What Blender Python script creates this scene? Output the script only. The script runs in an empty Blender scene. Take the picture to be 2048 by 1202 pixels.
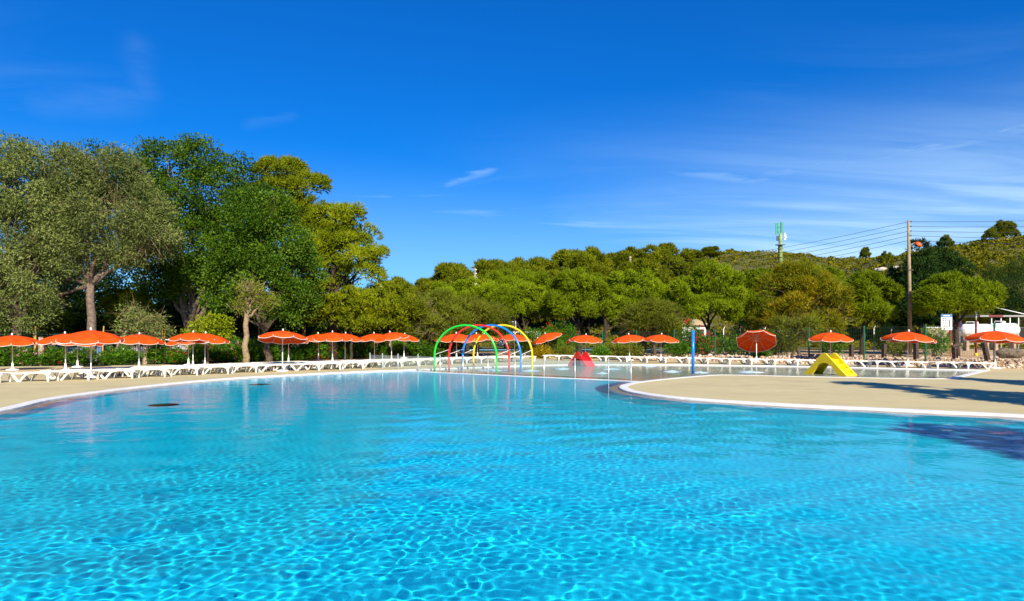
import bpy, math, random
import numpy as np
from mathutils import Vector, Matrix
from mathutils.geometry import tessellate_polygon

sc = bpy.context.scene
C = sc.collection

# ------------------------------------------------------------------ camera, sky, sun, exposure
F, CX, HY, EYE = 1365.0, 1024.0, 668.0, 1.9
cam_d = bpy.data.cameras.new('camera')
cam = bpy.data.objects.new('camera', cam_d); C.objects.link(cam); sc.camera = cam
cam_d.sensor_width = 36; cam_d.lens = 36 * F / 2048
cam_d.shift_y = 67 / 2048
cam_d.clip_start = 0.1; cam_d.clip_end = 6000
cam.location = (0, 0, EYE); cam.rotation_euler = (math.radians(90), 0, 0)

SUN_AZ = math.radians(162); SUN_EL = math.radians(34)
sun_dir = Vector((math.sin(SUN_AZ) * math.cos(SUN_EL), math.cos(SUN_AZ) * math.cos(SUN_EL), math.sin(SUN_EL)))
sun_d = bpy.data.lights.new('sun', 'SUN'); sun = bpy.data.objects.new('sun', sun_d); C.objects.link(sun)
sun_d.energy = 5.0; sun_d.angle = math.radians(0.5); sun_d.color = (1.0, 0.90, 0.73)
sun.rotation_euler = (-sun_dir).to_track_quat('-Z', 'Y').to_euler(); sun.location = (30, -30, 40)
sun_d.cycles.is_caustics_light = True

world = bpy.data.worlds.new('World'); sc.world = world; world.use_nodes = True
def build_sky():
    nt = world.node_tree; N = nt.nodes; L = nt.links
    bg = N['Background']
    sky = N.new('ShaderNodeTexSky'); sky.sky_type = 'NISHITA'; sky.sun_disc = False
    sky.sun_elevation = SUN_EL; sky.sun_rotation = SUN_AZ
    sky.altitude = 0; sky.air_density = 1.0; sky.dust_density = 0.3; sky.ozone_density = 3.0
    hs = N.new('ShaderNodeHueSaturation'); hs.inputs['Saturation'].default_value = 1.28
    L.new(sky.outputs[0], hs.inputs['Color'])
    tint = N.new('ShaderNodeMix'); tint.data_type = 'RGBA'; tint.blend_type = 'MULTIPLY'; tint.inputs[0].default_value = 1
    tint.inputs[7].default_value = (0.050, 0.66, 1.36, 1)
    gm_ = N.new('ShaderNodeGamma'); gm_.inputs[1].default_value = 0.84; L.new(hs.outputs[0], gm_.inputs[0])
    L.new(gm_.outputs[0], tint.inputs[6])
    tc = N.new('ShaderNodeTexCoord')
    def vm(op, a, b=None):
        n = N.new('ShaderNodeVectorMath'); n.operation = op
        if isinstance(a, (tuple, Vector)): n.inputs[0].default_value = a
        else: L.new(a, n.inputs[0])
        if b is not None:
            if isinstance(b, (tuple, Vector)): n.inputs[1].default_value = b
            else: L.new(b, n.inputs[1])
        return n
    def m(op, a, b=None, c=None, clamp=False):
        n = N.new('ShaderNodeMath'); n.operation = op; n.use_clamp = clamp
        for i, v in enumerate((a, b, c)):
            if v is None: continue
            if isinstance(v, (int, float)): n.inputs[i].default_value = v
            else: L.new(v, n.inputs[i])
        return n.outputs[0]
    d = vm('NORMALIZE', tc.outputs['Generated']).outputs[0]
    sep = N.new('ShaderNodeSeparateXYZ'); L.new(d, sep.inputs[0])
    zc = m('MAXIMUM', sep.outputs[2], 0.0)
    # cirrus sheet: direction projected on a high flat layer, then stretched fibres
    div = m('ADD', zc, 0.12)
    comb = N.new('ShaderNodeCombineXYZ')
    L.new(m('DIVIDE', sep.outputs[0], div), comb.inputs[0]); L.new(m('DIVIDE', sep.outputs[1], div), comb.inputs[1])
    def noise(scale, rot, stretch, detail=6, dist=0.6, rough=0.55, off=(0, 0, 0)):
        mp = N.new('ShaderNodeMapping'); mp.inputs['Rotation'].default_value = (0, 0, rot)
        mp.inputs['Scale'].default_value = stretch; mp.inputs['Location'].default_value = off
        L.new(comb.outputs[0], mp.inputs[0])
        t = N.new('ShaderNodeTexNoise'); t.inputs['Scale'].default_value = scale; t.inputs['Detail'].default_value = detail
        t.inputs['Distortion'].default_value = dist; t.inputs['Roughness'].default_value = rough
        L.new(mp.outputs[0], t.inputs['Vector']); return t.outputs[0]
    def ramp(v, a, b):
        r = N.new('ShaderNodeMapRange'); r.interpolation_type = 'SMOOTHSTEP'
        r.inputs[1].default_value = a; r.inputs[2].default_value = b
        L.new(v, r.inputs[0]); return r.outputs[0]
    fibre = noise(1.1, math.radians(14), (0.5, 2.2, 1), 9, 0.9, 0.6)
    patch = noise(0.42, 0.3, (0.7, 1.2, 1), 3, 0.4, 0.5, (3.4, 1.3, 0))
    sheet = m('MULTIPLY', ramp(fibre, 0.42, 0.78), ramp(patch, 0.36, 0.62))
    low = m('SUBTRACT', 1.0, ramp(sep.outputs[2], 0.05, 0.42))
    cloud = m('MULTIPLY', sheet, m('MULTIPLY_ADD', low, 0.60, 0.03))
    # a thin veil low over the hills on the sunny side
    az = m('MULTIPLY', ramp(m('SUBTRACT', sep.outputs[0], m('MULTIPLY', sep.outputs[1], 0.1)), -0.32, 0.46), m('SUBTRACT', 1.0, ramp(sep.outputs[2], 0.05, 0.34)))
    veil = m('MULTIPLY', az, m('MULTIPLY_ADD', ramp(fibre, 0.34, 0.70), 0.42, 0.42))
    cloud = m('MAXIMUM', cloud, veil)
    cloud = m('MAXIMUM', cloud, m('MULTIPLY', m('SUBTRACT', 1.0, ramp(sep.outputs[2], 0.0, 0.27)), 0.36))
    # separate wisps and old contrails, each along an arc of the sky
    wob = N.new('ShaderNodeTexNoise'); wob.inputs['Scale'].default_value = 16; wob.inputs['Detail'].default_value = 8; wob.inputs['Roughness'].default_value = 0.62
    mp = N.new('ShaderNodeMapping'); mp.inputs['Scale'].default_value = (0.8, 0.8, 4.5); L.new(d, mp.inputs[0]); L.new(mp.outputs[0], wob.inputs['Vector'])
    big = N.new('ShaderNodeTexNoise'); big.inputs['Scale'].default_value = 5; big.inputs['Detail'].default_value = 3; L.new(d, big.inputs['Vector'])
    wv = m('MULTIPLY_ADD', m('SUBTRACT', wob.outputs[0], 0.5), 0.022, m('MULTIPLY', m('SUBTRACT', big.outputs[0], 0.5), 0.03))
    def pxdir(x, y): return Vector(((x - CX) / F, 1, (HY - y) / F)).normalized()
    for (x0, y0, x1, y1, wd, st) in ((882, 374, 1000, 334, .0048, .22), (640, 390, 800, 395, .0030, .16), (750, 436, 1060, 436, .0032, .16),
                                      (1480, 356, 2200, 240, .0090, .36), (1300, 335, 1740, 392, .0090, .26), (1600, 370, 2200, 318, .0070, .30), (1050, 470, 1500, 380, .0110, .12),
                                      (1000, 520, 1720, 440, .0120, .16), (40, 215, 310, 190, .0180, .045), (268, 60, 300, 230, .0150, .035), (480, 250, 600, 232, .0060, .025)):
        a, b = pxdir(x0, y0), pxdir(x1, y1); nn = a.cross(b).normalized(); mid = (a + b).normalized(); half = a.angle(mid)
        dn = vm('DOT_PRODUCT', d, nn).outputs['Value']
        dn = m('ADD', dn, wv) if wd > .004 else m('MULTIPLY_ADD', wv, 0.2, dn)
        q = m('DIVIDE', dn, wd); g = m('POWER', 2.718, m('MULTIPLY', m('MULTIPLY', q, q), -1.0))
        dm = vm('DOT_PRODUCT', d, mid).outputs['Value']
        ends = ramp(dm, math.cos(half * 1.12), math.cos(half * 0.55))
        tex = ramp(wob.outputs[0], 0.30, 0.68)
        cloud = m('MAXIMUM', cloud, m('MULTIPLY', m('MULTIPLY', g, ends), m('MULTIPLY', m('MULTIPLY_ADD', tex, 0.6, 0.4), st)))
    mix = N.new('ShaderNodeMix'); mix.data_type = 'RGBA'
    L.new(cloud, mix.inputs[0]); L.new(tint.outputs[2], mix.inputs[6]); mix.inputs[7].default_value = (5.4, 7.4, 8.8, 1)
    L.new(mix.outputs[2], bg.inputs[0]); bg.inputs[1].default_value = 0.088
build_sky()
sc.view_settings.view_transform = 'Standard'; sc.view_settings.look = 'None'
sc.view_settings.exposure = 0.70; sc.view_settings.gamma = 1.0; sc.view_settings.use_curve_mapping = False
cy = sc.cycles
cy.use_denoising = True; cy.max_bounces = 9; cy.diffuse_bounces = 3; cy.glossy_bounces = 4; cy.transmission_bounces = 6
cy.transparent_max_bounces = 12; cy.caustics_reflective = False; cy.caustics_refractive = True
cy.sample_clamp_indirect = 6.0; cy.blur_glossy = 0.3
try: cy.denoiser = 'OPENIMAGEDENOISE'; cy.denoising_prefilter = 'ACCURATE'
except Exception: pass

# ------------------------------------------------------------------ helpers
def G(px, py, z=0.0):
    """where the sight line through a point of the photograph meets the level z"""
    Y = F * (EYE - z) / (py - HY); return Vector(((px - CX) * Y / F, Y, z))
def W(px, py, Y):
    """the point seen there at distance Y"""
    return Vector(((px - CX) * Y / F, Y, EYE + (HY - py) * Y / F))

def np_mesh(name, verts, faces, k, smooth=False, rnd=None):
    me = bpy.data.meshes.new(name)
    verts = np.asarray(verts, np.float32); faces = np.asarray(faces, np.int32)
    me.vertices.add(len(verts)); me.vertices.foreach_set('co', verts.ravel())
    n = len(faces); me.loops.add(n * k); me.loops.foreach_set('vertex_index', faces.ravel())
    me.polygons.add(n); me.polygons.foreach_set('loop_start', np.arange(0, n * k, k, dtype=np.int32))
    if smooth: me.polygons.foreach_set('use_smooth', np.ones(n, bool))
    if rnd is not None:
        at = me.attributes.new('rnd', 'FLOAT', 'FACE'); at.data.foreach_set('value', np.asarray(rnd, np.float32))
    me.update(); return me

class MB:
    def __init__(s): s.v = []; s.f = []
    def add(s, vs, fs):
        o = len(s.v); s.v += [tuple(v) for v in vs]; s.f += [tuple(i + o for i in f) for f in fs]; return s
    def box(s, c, d, rot=None):
        x, y, z = (q / 2 for q in d)
        vs = [Vector((sx * x, sy * y, sz * z)) for sz in (-1, 1) for sy in (-1, 1) for sx in (-1, 1)]
        if rot is not None: vs = [rot @ v for v in vs]
        c = Vector(c)
        return s.add([v + c for v in vs], [(0, 2, 3, 1), (4, 5, 7, 6), (0, 1, 5, 4), (2, 6, 7, 3), (0, 4, 6, 2), (1, 3, 7, 5)])
    def beam(s, a, b, w, h):
        a, b = Vector(a), Vector(b); d = b - a
        q = d.to_track_quat('X', 'Z').to_matrix()
        return s.box((a + b) / 2, (d.length, w, h), q)
    def tube(s, pts, r, n=8, caps=True):
        pts = [Vector(p) for p in pts]; m = len(pts)
        if not hasattr(r, '__len__'): r = [r] * m
        vs = []; up = None
        for i, p in enumerate(pts):
            t = (pts[min(i + 1, m - 1)] - pts[max(i - 1, 0)]).normalized()
            if up is None: up = Vector((1, 0, 0)) if abs(t.x) < .9 else Vector((0, 1, 0))
            u = (up - t * up.dot(t)).normalized(); w = t.cross(u); up = u
            for j in range(n):
                a = 2 * math.pi * j / n; vs.append(p + (u * math.cos(a) + w * math.sin(a)) * r[i])
        fs = [(i * n + j, i * n + (j + 1) % n, (i + 1) * n + (j + 1) % n, (i + 1) * n + j) for i in range(m - 1) for j in range(n)]
        if caps: fs += [tuple(range(n - 1, -1, -1)), tuple((m - 1) * n + j for j in range(n))]
        return s.add(vs, fs)
    def lathe(s, prof, n=16, c=(0, 0, 0)):
        vs = [(c[0] + r * math.cos(2 * math.pi * j / n), c[1] + r * math.sin(2 * math.pi * j / n), c[2] + z) for r, z in prof for j in range(n)]
        m = len(prof)
        fs = [(i * n + j, i * n + (j + 1) % n, (i + 1) * n + (j + 1) % n, (i + 1) * n + j) for i in range(m - 1) for j in range(n)]
        return s.add(vs, fs + [tuple(range(n - 1, -1, -1)), tuple((m - 1) * n + j for j in range(n))])
    def prism(s, poly, y0, y1):
        """polygon in the xz plane drawn out along y"""
        n = len(poly)
        vs = [(x, y0, z) for x, z in poly] + [(x, y1, z) for x, z in poly]
        tr = tessellate_polygon([[Vector((x, z, 0)) for x, z in poly]])
        fs = [tuple(t) for t in tr] + [tuple(i + n for i in t[::-1]) for t in tr]
        fs += [(i, (i + 1) % n, n + (i + 1) % n, n + i) for i in range(n)]
        return s.add(vs, fs)
    def mesh(s, name, smooth=False, angle=None):
        me = bpy.data.meshes.new(name); me.from_pydata(s.v, [], s.f)
        if smooth:
            for p in me.polygons: p.use_smooth = True
        me.update()
        import bmesh
        bm = bmesh.new(); bm.from_mesh(me); bmesh.ops.recalc_face_normals(bm, faces=bm.faces); bm.to_mesh(me); bm.free()
        return me
    def build(s, name, mat, parent=None, smooth=False):
        return obj(name, s.mesh(name, smooth), mat, parent)

def obj(name, me, mat=None, parent=None):
    o = bpy.data.objects.new(name, me); C.objects.link(o)
    if mat is not None and not me.materials: me.materials.append(mat)
    if parent is not None: o.parent = parent
    return o
def tag(o, label, cat, group=None):
    o['label'] = label; o['category'] = cat
    if group: o['group'] = group
    return o
def thing(name, label, cat, loc=(0, 0, 0), rz=0, group=None):
    o = bpy.data.objects.new(name, None); C.objects.link(o); o.empty_display_size = .3
    o.location = loc; o.rotation_euler = (0, 0, rz); return tag(o, label, cat, group)
def kind(o, k): o['kind'] = k; return o
def kids(o): return [c for c in bpy.data.objects if c.parent == o]
def dup(root, loc, rz, label, group, tree=None):
    def rec(o, par):
        c = o.copy(); C.objects.link(c); c.parent = par
        for ch in o.children: rec(ch, c)
        return c
    r = rec(root, None); r.location = loc; r.rotation_euler = (0, 0, rz); r['label'] = label; r['group'] = group; return r
ORD = ['first', 'second', 'third', 'fourth', 'fifth', 'sixth', 'seventh', 'eighth', 'ninth', 'tenth', 'eleventh', 'twelfth', 'thirteenth', 'fourteenth', 'fifteenth',
       'sixteenth', 'seventeenth', 'eighteenth', 'nineteenth', 'twentieth'] + ['twenty-' + w for w in ('first', 'second', 'third', 'fourth', 'fifth', 'sixth', 'seventh', 'eighth', 'ninth')] + ['thirtieth'] + ['thirty-' + w for w in ('first', 'second', 'third', 'fourth', 'fifth', 'sixth', 'seventh', 'eighth', 'ninth')]

# ------------------------------------------------------------------ materials
def mat(name, col, rough=0.6, col2=None, scale=4.0, bump=0.0, bscale=None, metal=0.0, spec=0.5, detail=6, lo=.35, hi=.65, coat=0.0):
    m = bpy.data.materials.new(name); m.use_nodes = True; nt = m.node_tree; N = nt.nodes; L = nt.links
    p = N['Principled BSDF']; p.inputs['Base Color'].default_value = (*col, 1); p.inputs['Roughness'].default_value = rough
    p.inputs['Metallic'].default_value = metal; p.inputs['Specular IOR Level'].default_value = spec
    if coat: p.inputs['Coat Weight'].default_value = coat
    tc = N.new('ShaderNodeTexCoord')
    if col2 is not None:
        n = N.new('ShaderNodeTexNoise'); n.inputs['Scale'].default_value = scale; n.inputs['Detail'].default_value = detail; L.new(tc.outputs['Object'], n.inputs['Vector'])
        r = N.new('ShaderNodeMapRange'); r.inputs[1].default_value = lo; r.inputs[2].default_value = hi; L.new(n.outputs[0], r.inputs[0])
        x = N.new('ShaderNodeMix'); x.data_type = 'RGBA'; x.inputs[6].default_value = (*col, 1); x.inputs[7].default_value = (*col2, 1)
        L.new(r.outputs[0], x.inputs[0]); L.new(x.outputs[2], p.inputs['Base Color'])
    if bump:
        n = N.new('ShaderNodeTexNoise'); n.inputs['Scale'].default_value = bscale or scale; n.inputs['Detail'].default_value = 8; L.new(tc.outputs['Object'], n.inputs['Vector'])
        b = N.new('ShaderNodeBump'); b.inputs['Strength'].default_value = bump; b.inputs['Distance'].default_value = 0.05; L.new(n.outputs[0], b.inputs['Height']); L.new(b.outputs[0], p.inputs['Normal'])
    return m

def leaf_mat(name, cols, trans=0.35, rough=0.6, big=None):
    m = bpy.data.materials.new(name); m.use_nodes = True; nt = m.node_tree; N = nt.nodes; L = nt.links
    N.clear(); out = N.new('ShaderNodeOutputMaterial')
    at = N.new('ShaderNodeAttribute'); at.attribute_name = 'rnd'
    oi = N.new('ShaderNodeObjectInfo')
    r = N.new('ShaderNodeValToRGB')
    el = r.color_ramp.elements
    while len(el) < len(cols): el.new(0.5)
    for i, c in enumerate(cols): el[i].position = i / (len(cols) - 1); el[i].color = (*c, 1)
    L.new(at.outputs['Fac'], r.inputs[0])
    d = N.new('ShaderNodeBsdfPrincipled'); d.inputs['Roughness'].default_value = rough; d.inputs['Specular IOR Level'].default_value = 0.08
    t = N.new('ShaderNodeBsdfTranslucent'); mx = N.new('ShaderNodeMixShader'); mx.inputs[0].default_value = trans * .75
    hv = N.new('ShaderNodeHueSaturation'); L.new(r.outputs[0], hv.inputs['Color'])
    mr = N.new('ShaderNodeMapRange'); mr.inputs[3].default_value = 0.85; mr.inputs[4].default_value = 1.15; L.new(oi.outputs['Random'], mr.inputs[0]); L.new(mr.outputs[0], hv.inputs['Value'])
    L.new(hv.outputs[0], d.inputs['Base Color']); L.new(hv.outputs[0], t.inputs[0])
    L.new(d.outputs[0], mx.inputs[1]); L.new(t.outputs[0], mx.inputs[2]); L.new(mx.outputs[0], out.inputs[0])
    return m

M = {}
M['deck'] = mat('deck_concrete', (.545, .465, .25), .85, (.46, .39, .21), .5, .12, 30, lo=.3, hi=.7)
def deck_detail():
    nt = M['deck'].node_tree; N = nt.nodes; L = nt.links; p = N['Principled BSDF']
    src = p.inputs['Base Color'].links[0].from_socket
    tc = N.new('ShaderNodeTexCoord')
    for sc_, lo, hi, c, f in ((7.0, .50, .8, (.34, .28, .15), .55), (1.3, .48, .72, (.37, .31, .17), .6), (.18, .45, .75, (.54, .46, .23), .5), (40, .5, .75, (.40, .34, .18), .4)):
        n = N.new('ShaderNodeTexNoise'); n.inputs['Scale'].default_value = sc_; n.inputs['Detail'].default_value = 5
        mp = N.new('ShaderNodeMapping'); mp.inputs['Scale'].default_value = (.5, 1.6, 1) if sc_ < 20 else (1, 1, 1)
        L.new(tc.outputs['Object'], mp.inputs[0]); L.new(mp.outputs[0], n.inputs['Vector'])
        r = N.new('ShaderNodeMapRange'); r.inputs[1].default_value = lo; r.inputs[2].default_value = hi; r.inputs[4].default_value = f; L.new(n.outputs[0], r.inputs[0])
        x = N.new('ShaderNodeMix'); x.data_type = 'RGBA'; L.new(r.outputs[0], x.inputs[0]); L.new(src, x.inputs[6]); x.inputs[7].default_value = (*c, 1); src = x.outputs[2]
    L.new(src, p.inputs['Base Color'])
deck_detail()
M['coping'] = mat('coping_white', (.80, .80, .79), .5, (.66, .66, .65), 3, .15, 60)
M['ledge'] = mat('ledge_tile', (.50, .36, .30), .5, (.40, .30, .26), 6)
M['liner'] = mat('pool_liner', (.006, .72, .99), .5, (.005, .68, .98), .35)
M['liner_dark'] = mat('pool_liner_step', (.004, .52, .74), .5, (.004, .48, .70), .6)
M['shallow'] = mat('shallow_floor', (.58, .58, .42), .6, (.48, .49, .37), 1.2)
M['orange'] = None
M['white'] = mat('white_plastic', (.70, .68, .62), .42, (.60, .58, .53), 5, spec=.5)
M['pole_white'] = mat('white_paint_metal', (.80, .80, .80), .35)
M['piping'] = mat('white_piping', (.80, .76, .72), .7)
M['rib'] = mat('rib_metal', (.62, .45, .30), .5)
M['green_paint'] = mat('green_painted_steel', (.012, .12, .05), .4, (.01, .09, .04), 8)
M['dark_green'] = mat('dark_green_bars', (.008, .022, .014), .5)
M['wire'] = mat('green_wire', (.03, .06, .035), .5)
M['stake'] = mat('raw_wood_stake', (.62, .36, .05), .7, (.5, .27, .05), 12)
M['bark'] = mat('bark', (.13, .09, .06), .9, (.05, .035, .025), 9, .8, 18)
M['bark_pale'] = mat('pale_bark', (.34, .25, .14), .9, (.16, .11, .07), 6, .8, 14)
M['bark_grey'] = mat('grey_bark', (.22, .16, .12), .9, (.10, .07, .055), 7, .8, 16)
M['bark_red'] = mat('pine_bark', (.06, .035, .022), .9, (.028, .017, .012), 7, .8, 14)
M['stone'] = mat('mottled_stone', (.52, .40, .28), .9, (.22, .16, .11), 9, .9, 12, lo=.4, hi=.6)
M['rock'] = mat('pale_rock', (.55, .42, .30), .9, (.34, .25, .18), 5, .9, 9)
M['rock_hill'] = mat('limestone', (.58, .52, .44), .9, (.36, .31, .25), 1.2, .9, 3)
M['wood_dark'] = mat('dark_wood', (.09, .05, .035), .8, (.045, .027, .02), 9, .5, 20)
M['wood_pole'] = mat('weathered_pole', (.34, .26, .15), .8, (.20, .16, .09), 3, .4, 20)
M['cable'] = mat('cable_black', (.03, .03, .035), .6)
M['steel'] = mat('brushed_steel', (.44, .47, .47), .32, metal=.35)
M['tank'] = mat('tank_white', (.80, .81, .80), .4, (.68, .69, .68), 2)
M['dark_glass'] = mat('dark_glass', (.02, .025, .03), .08)
M['rubber'] = mat('tyre_rubber', (.02, .02, .02), .8)
M['black'] = mat('black_print', (.02, .02, .025), .6)
M['sign_blue'] = mat('sign_blue', (.04, .16, .42), .5)
M['sign_red'] = mat('sign_red', (.60, .03, .03), .5)
M['maroon'] = mat('maroon_paint', (.16, .02, .02), .6)
M['dark_stone'] = mat('dark_mottled_rock', (.20, .15, .10), .9, (.08, .06, .04), 6, .9, 9)
M['grate'] = mat('drain_grate', (.05, .075, .09), .6)
M['lamp_orange'] = mat('lamp_orange', (.72, .09, .015), .5)
M['mast'] = mat('mast_green', (.26, .36, .09), .6, (.20, .29, .08), 1.5)
M['antenna'] = mat('antenna_green', (.01, .30, .20), .5)
M['arch_green'] = mat('arch_green', (.01, .58, .03), .28, coat=.4)
M['arch_red'] = mat('arch_red', (.75, .025, .01), .28, coat=.4)
M['arch_blue'] = mat('arch_blue', (.005, .21, .72), .28, coat=.4)
M['arch_yellow'] = mat('arch_yellow', (.86, .58, .0), .28, coat=.4)
M['slide_yellow'] = mat('slide_yellow', (.86, .62, .005), .38, (.78, .55, .004), 3, coat=.2)
M['slide_red'] = mat('slide_red', (.72, .012, .012), .38, (.62, .01, .01), 3, coat=.2)
M['slide_under'] = mat('slide_shell_inside', (.18, .12, .02), .8)
M['wall_tan'] = mat('rendered_wall', (.42, .33, .21), .9, (.33, .26, .17), 1.3, .3, 10)
M['white_wall'] = mat('white_wall', (.74, .72, .68), .9, (.62, .60, .56), 1)
M['grey_roof'] = mat('grey_sheet_roof', (.30, .30, .31), .6)
M['car_white'] = mat('car_white', (.78, .78, .78), .25, coat=.6)
M['car_blue'] = mat('car_blue', (.10, .20, .42), .25, coat=.6)

def fabric():
    m = bpy.data.materials.new('orange_canvas'); m.use_nodes = True; N = m.node_tree.nodes; L = m.node_tree.links
    p = N['Principled BSDF']; p.inputs['Roughness'].default_value = .75; p.inputs['Specular IOR Level'].default_value = .2
    tc = N.new('ShaderNodeTexCoord'); n = N.new('ShaderNodeTexNoise'); n.inputs['Scale'].default_value = 3; n.inputs['Detail'].default_value = 4; L.new(tc.outputs['Object'], n.inputs['Vector'])
    r = N.new('ShaderNodeValToRGB'); r.color_ramp.elements[0].position = .3; r.color_ramp.elements[0].color = (.64, .064, .003, 1); r.color_ramp.elements[1].position = .7; r.color_ramp.elements[1].color = (.76, .094, .004, 1)
    L.new(n.outputs[0], r.inputs[0]); L.new(r.outputs[0], p.inputs['Base Color'])
    b = N.new('ShaderNodeBump'); b.inputs['Strength'].default_value = .35; b.inputs['Distance'].default_value = .04; L.new(n.outputs[0], b.inputs['Height']); L.new(b.outputs[0], p.inputs['Normal'])
    t = N.new('ShaderNodeBsdfTranslucent'); t.inputs[0].default_value = (.55, .012, .004, 1)
    mx = N.new('ShaderNodeMixShader'); mx.inputs[0].default_value = .17
    L.new(p.outputs[0], mx.inputs[1]); L.new(t.outputs[0], mx.inputs[2]); L.new(mx.outputs[0], N['Material Output'].inputs[0]); return m
M['orange'] = fabric()

def water_mat():
    m = bpy.data.materials.new('pool_water'); m.use_nodes = True; N = m.node_tree.nodes; L = m.node_tree.links; N.clear()
    out = N.new('ShaderNodeOutputMaterial')
    rf = N.new('ShaderNodeBsdfRefraction'); rf.inputs['Roughness'].default_value = 0; rf.inputs['IOR'].default_value = 1.33; rf.inputs[0].default_value = (.93, .99, 1, 1)
    gl = N.new('ShaderNodeBsdfGlossy'); gl.inputs['Roughness'].default_value = 0.03
    fr = N.new('ShaderNodeFresnel'); fr.inputs[0].default_value = 1.33
    # fine surface shiver for the mirror part
    tc = N.new('ShaderNodeTexCoord'); n = N.new('ShaderNodeTexNoise'); n.inputs['Scale'].default_value = 5.0; n.inputs['Detail'].default_value = 3
    L.new(tc.outputs['Object'], n.inputs['Vector'])
    b = N.new('ShaderNodeBump'); b.inputs['Strength'].default_value = .13; b.inputs['Distance'].default_value = .04; L.new(n.outputs[0], b.inputs['Height'])
    L.new(b.outputs[0], gl.inputs['Normal'])
    mu = N.new('ShaderNodeMath'); mu.operation = 'MULTIPLY'; L.new(fr.outputs[0], mu.inputs[0]); mu.inputs[1].default_value = .74
    mx = N.new('ShaderNodeMixShader'); L.new(mu.outputs[0], mx.inputs[0]); L.new(rf.outputs[0], mx.inputs[1]); L.new(gl.outputs[0], mx.inputs[2])
    L.new(mx.outputs[0], out.inputs[0]); return m
M['water'] = water_mat()
def pane_mat():
    m = bpy.data.materials.new('clear_glass'); m.use_nodes = True; N = m.node_tree.nodes; L = m.node_tree.links; N.clear()
    out = N.new('ShaderNodeOutputMaterial'); t = N.new('ShaderNodeBsdfTransparent'); t.inputs[0].default_value = (.90, .95, .94, 1)
    g = N.new('ShaderNodeBsdfGlossy'); g.inputs['Roughness'].default_value = .02; d = N.new('ShaderNodeBsdfDiffuse'); d.inputs[0].default_value = (.75, .82, .82, 1)
    a = N.new('ShaderNodeMixShader'); a.inputs[0].default_value = .09; b = N.new('ShaderNodeMixShader'); b.inputs[0].default_value = .06
    L.new(t.outputs[0], a.inputs[1]); L.new(d.outputs[0], a.inputs[2]); L.new(a.outputs[0], b.inputs[1]); L.new(g.outputs[0], b.inputs[2]); L.new(b.outputs[0], out.inputs[0]); return m
M['pane'] = pane_mat()

LM = {
 'grey': leaf_mat('grey_green_leaf', [(.052, .082, .018), (.115, .155, .038), (.20, .245, .065), (.29, .32, .10)], .3),
 'oak': leaf_mat('dark_green_leaf', [(.018, .052, .004), (.042, .098, .006), (.085, .160, .009), (.15, .240, .020)], .3, .45),
 'pine': leaf_mat('pine_needle', [(.060, .085, .004), (.135, .18, .005), (.23, .27, .006), (.32, .34, .008)], .3),
 'stone_pine': leaf_mat('bright_pine_needle', [(.070, .100, .004), (.14, .20, .005), (.22, .30, .006), (.30, .38, .008)], .3),
 'hill': leaf_mat('hill_pine_needle', [(.055, .070, .004), (.115, .140, .005), (.18, .21, .006), (.25, .265, .008)], .3),
 'dark': leaf_mat('dark_conifer_needle', [(.010, .032, .008), (.020, .052, .010), (.035, .080, .012), (.060, .11, .016)], .2),
 'wood': leaf_mat('shade_tree_leaf', [(.016, .034, .005), (.035, .065, .007), (.065, .105, .009), (.11, .15, .012)], .25),
 'orange': leaf_mat('tamarisk_feather', [(.080, .105, .005), (.15, .175, .006), (.26, .23, .008), (.48, .25, .008)], .3),
 'tam': leaf_mat('tamarisk_green', [(.070, .090, .008), (.12, .15, .010), (.17, .20, .014), (.22, .225, .03)], .3),
 'olean': leaf_mat('oleander_leaf', [(.018, .060, .005), (.045, .125, .008), (.090, .21, .012), (.15, .29, .018)], .3, .4),
 'lime': leaf_mat('yellow_green_leaf', [(.08, .12, .004), (.16, .22, .006), (.24, .30, .008), (.32, .35, .012)], .35),
 'yellow': leaf_mat('yellow_leaf', [(.18, .15, .006), (.36, .26, .008), (.50, .34, .01)], .35),
 'twig': leaf_mat('dry_twig', [(.12, .085, .045), (.21, .155, .085), (.30, .23, .13)], .1),
 'red': leaf_mat('red_petal', [(.45, .008, .008), (.62, .02, .012), (.70, .05, .03)], .3),
 'pink': leaf_mat('pink_petal', [(.55, .16, .24), (.66, .26, .34), (.75, .45, .50)], .3),
 'whitef': leaf_mat('white_petal', [(.60, .55, .50), (.72, .68, .62)], .3),
 'scrub': leaf_mat('scrub_leaf', [(.060, .070, .004), (.115, .125, .005), (.18, .17, .007), (.26, .19, .010)], .25),
}

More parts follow.
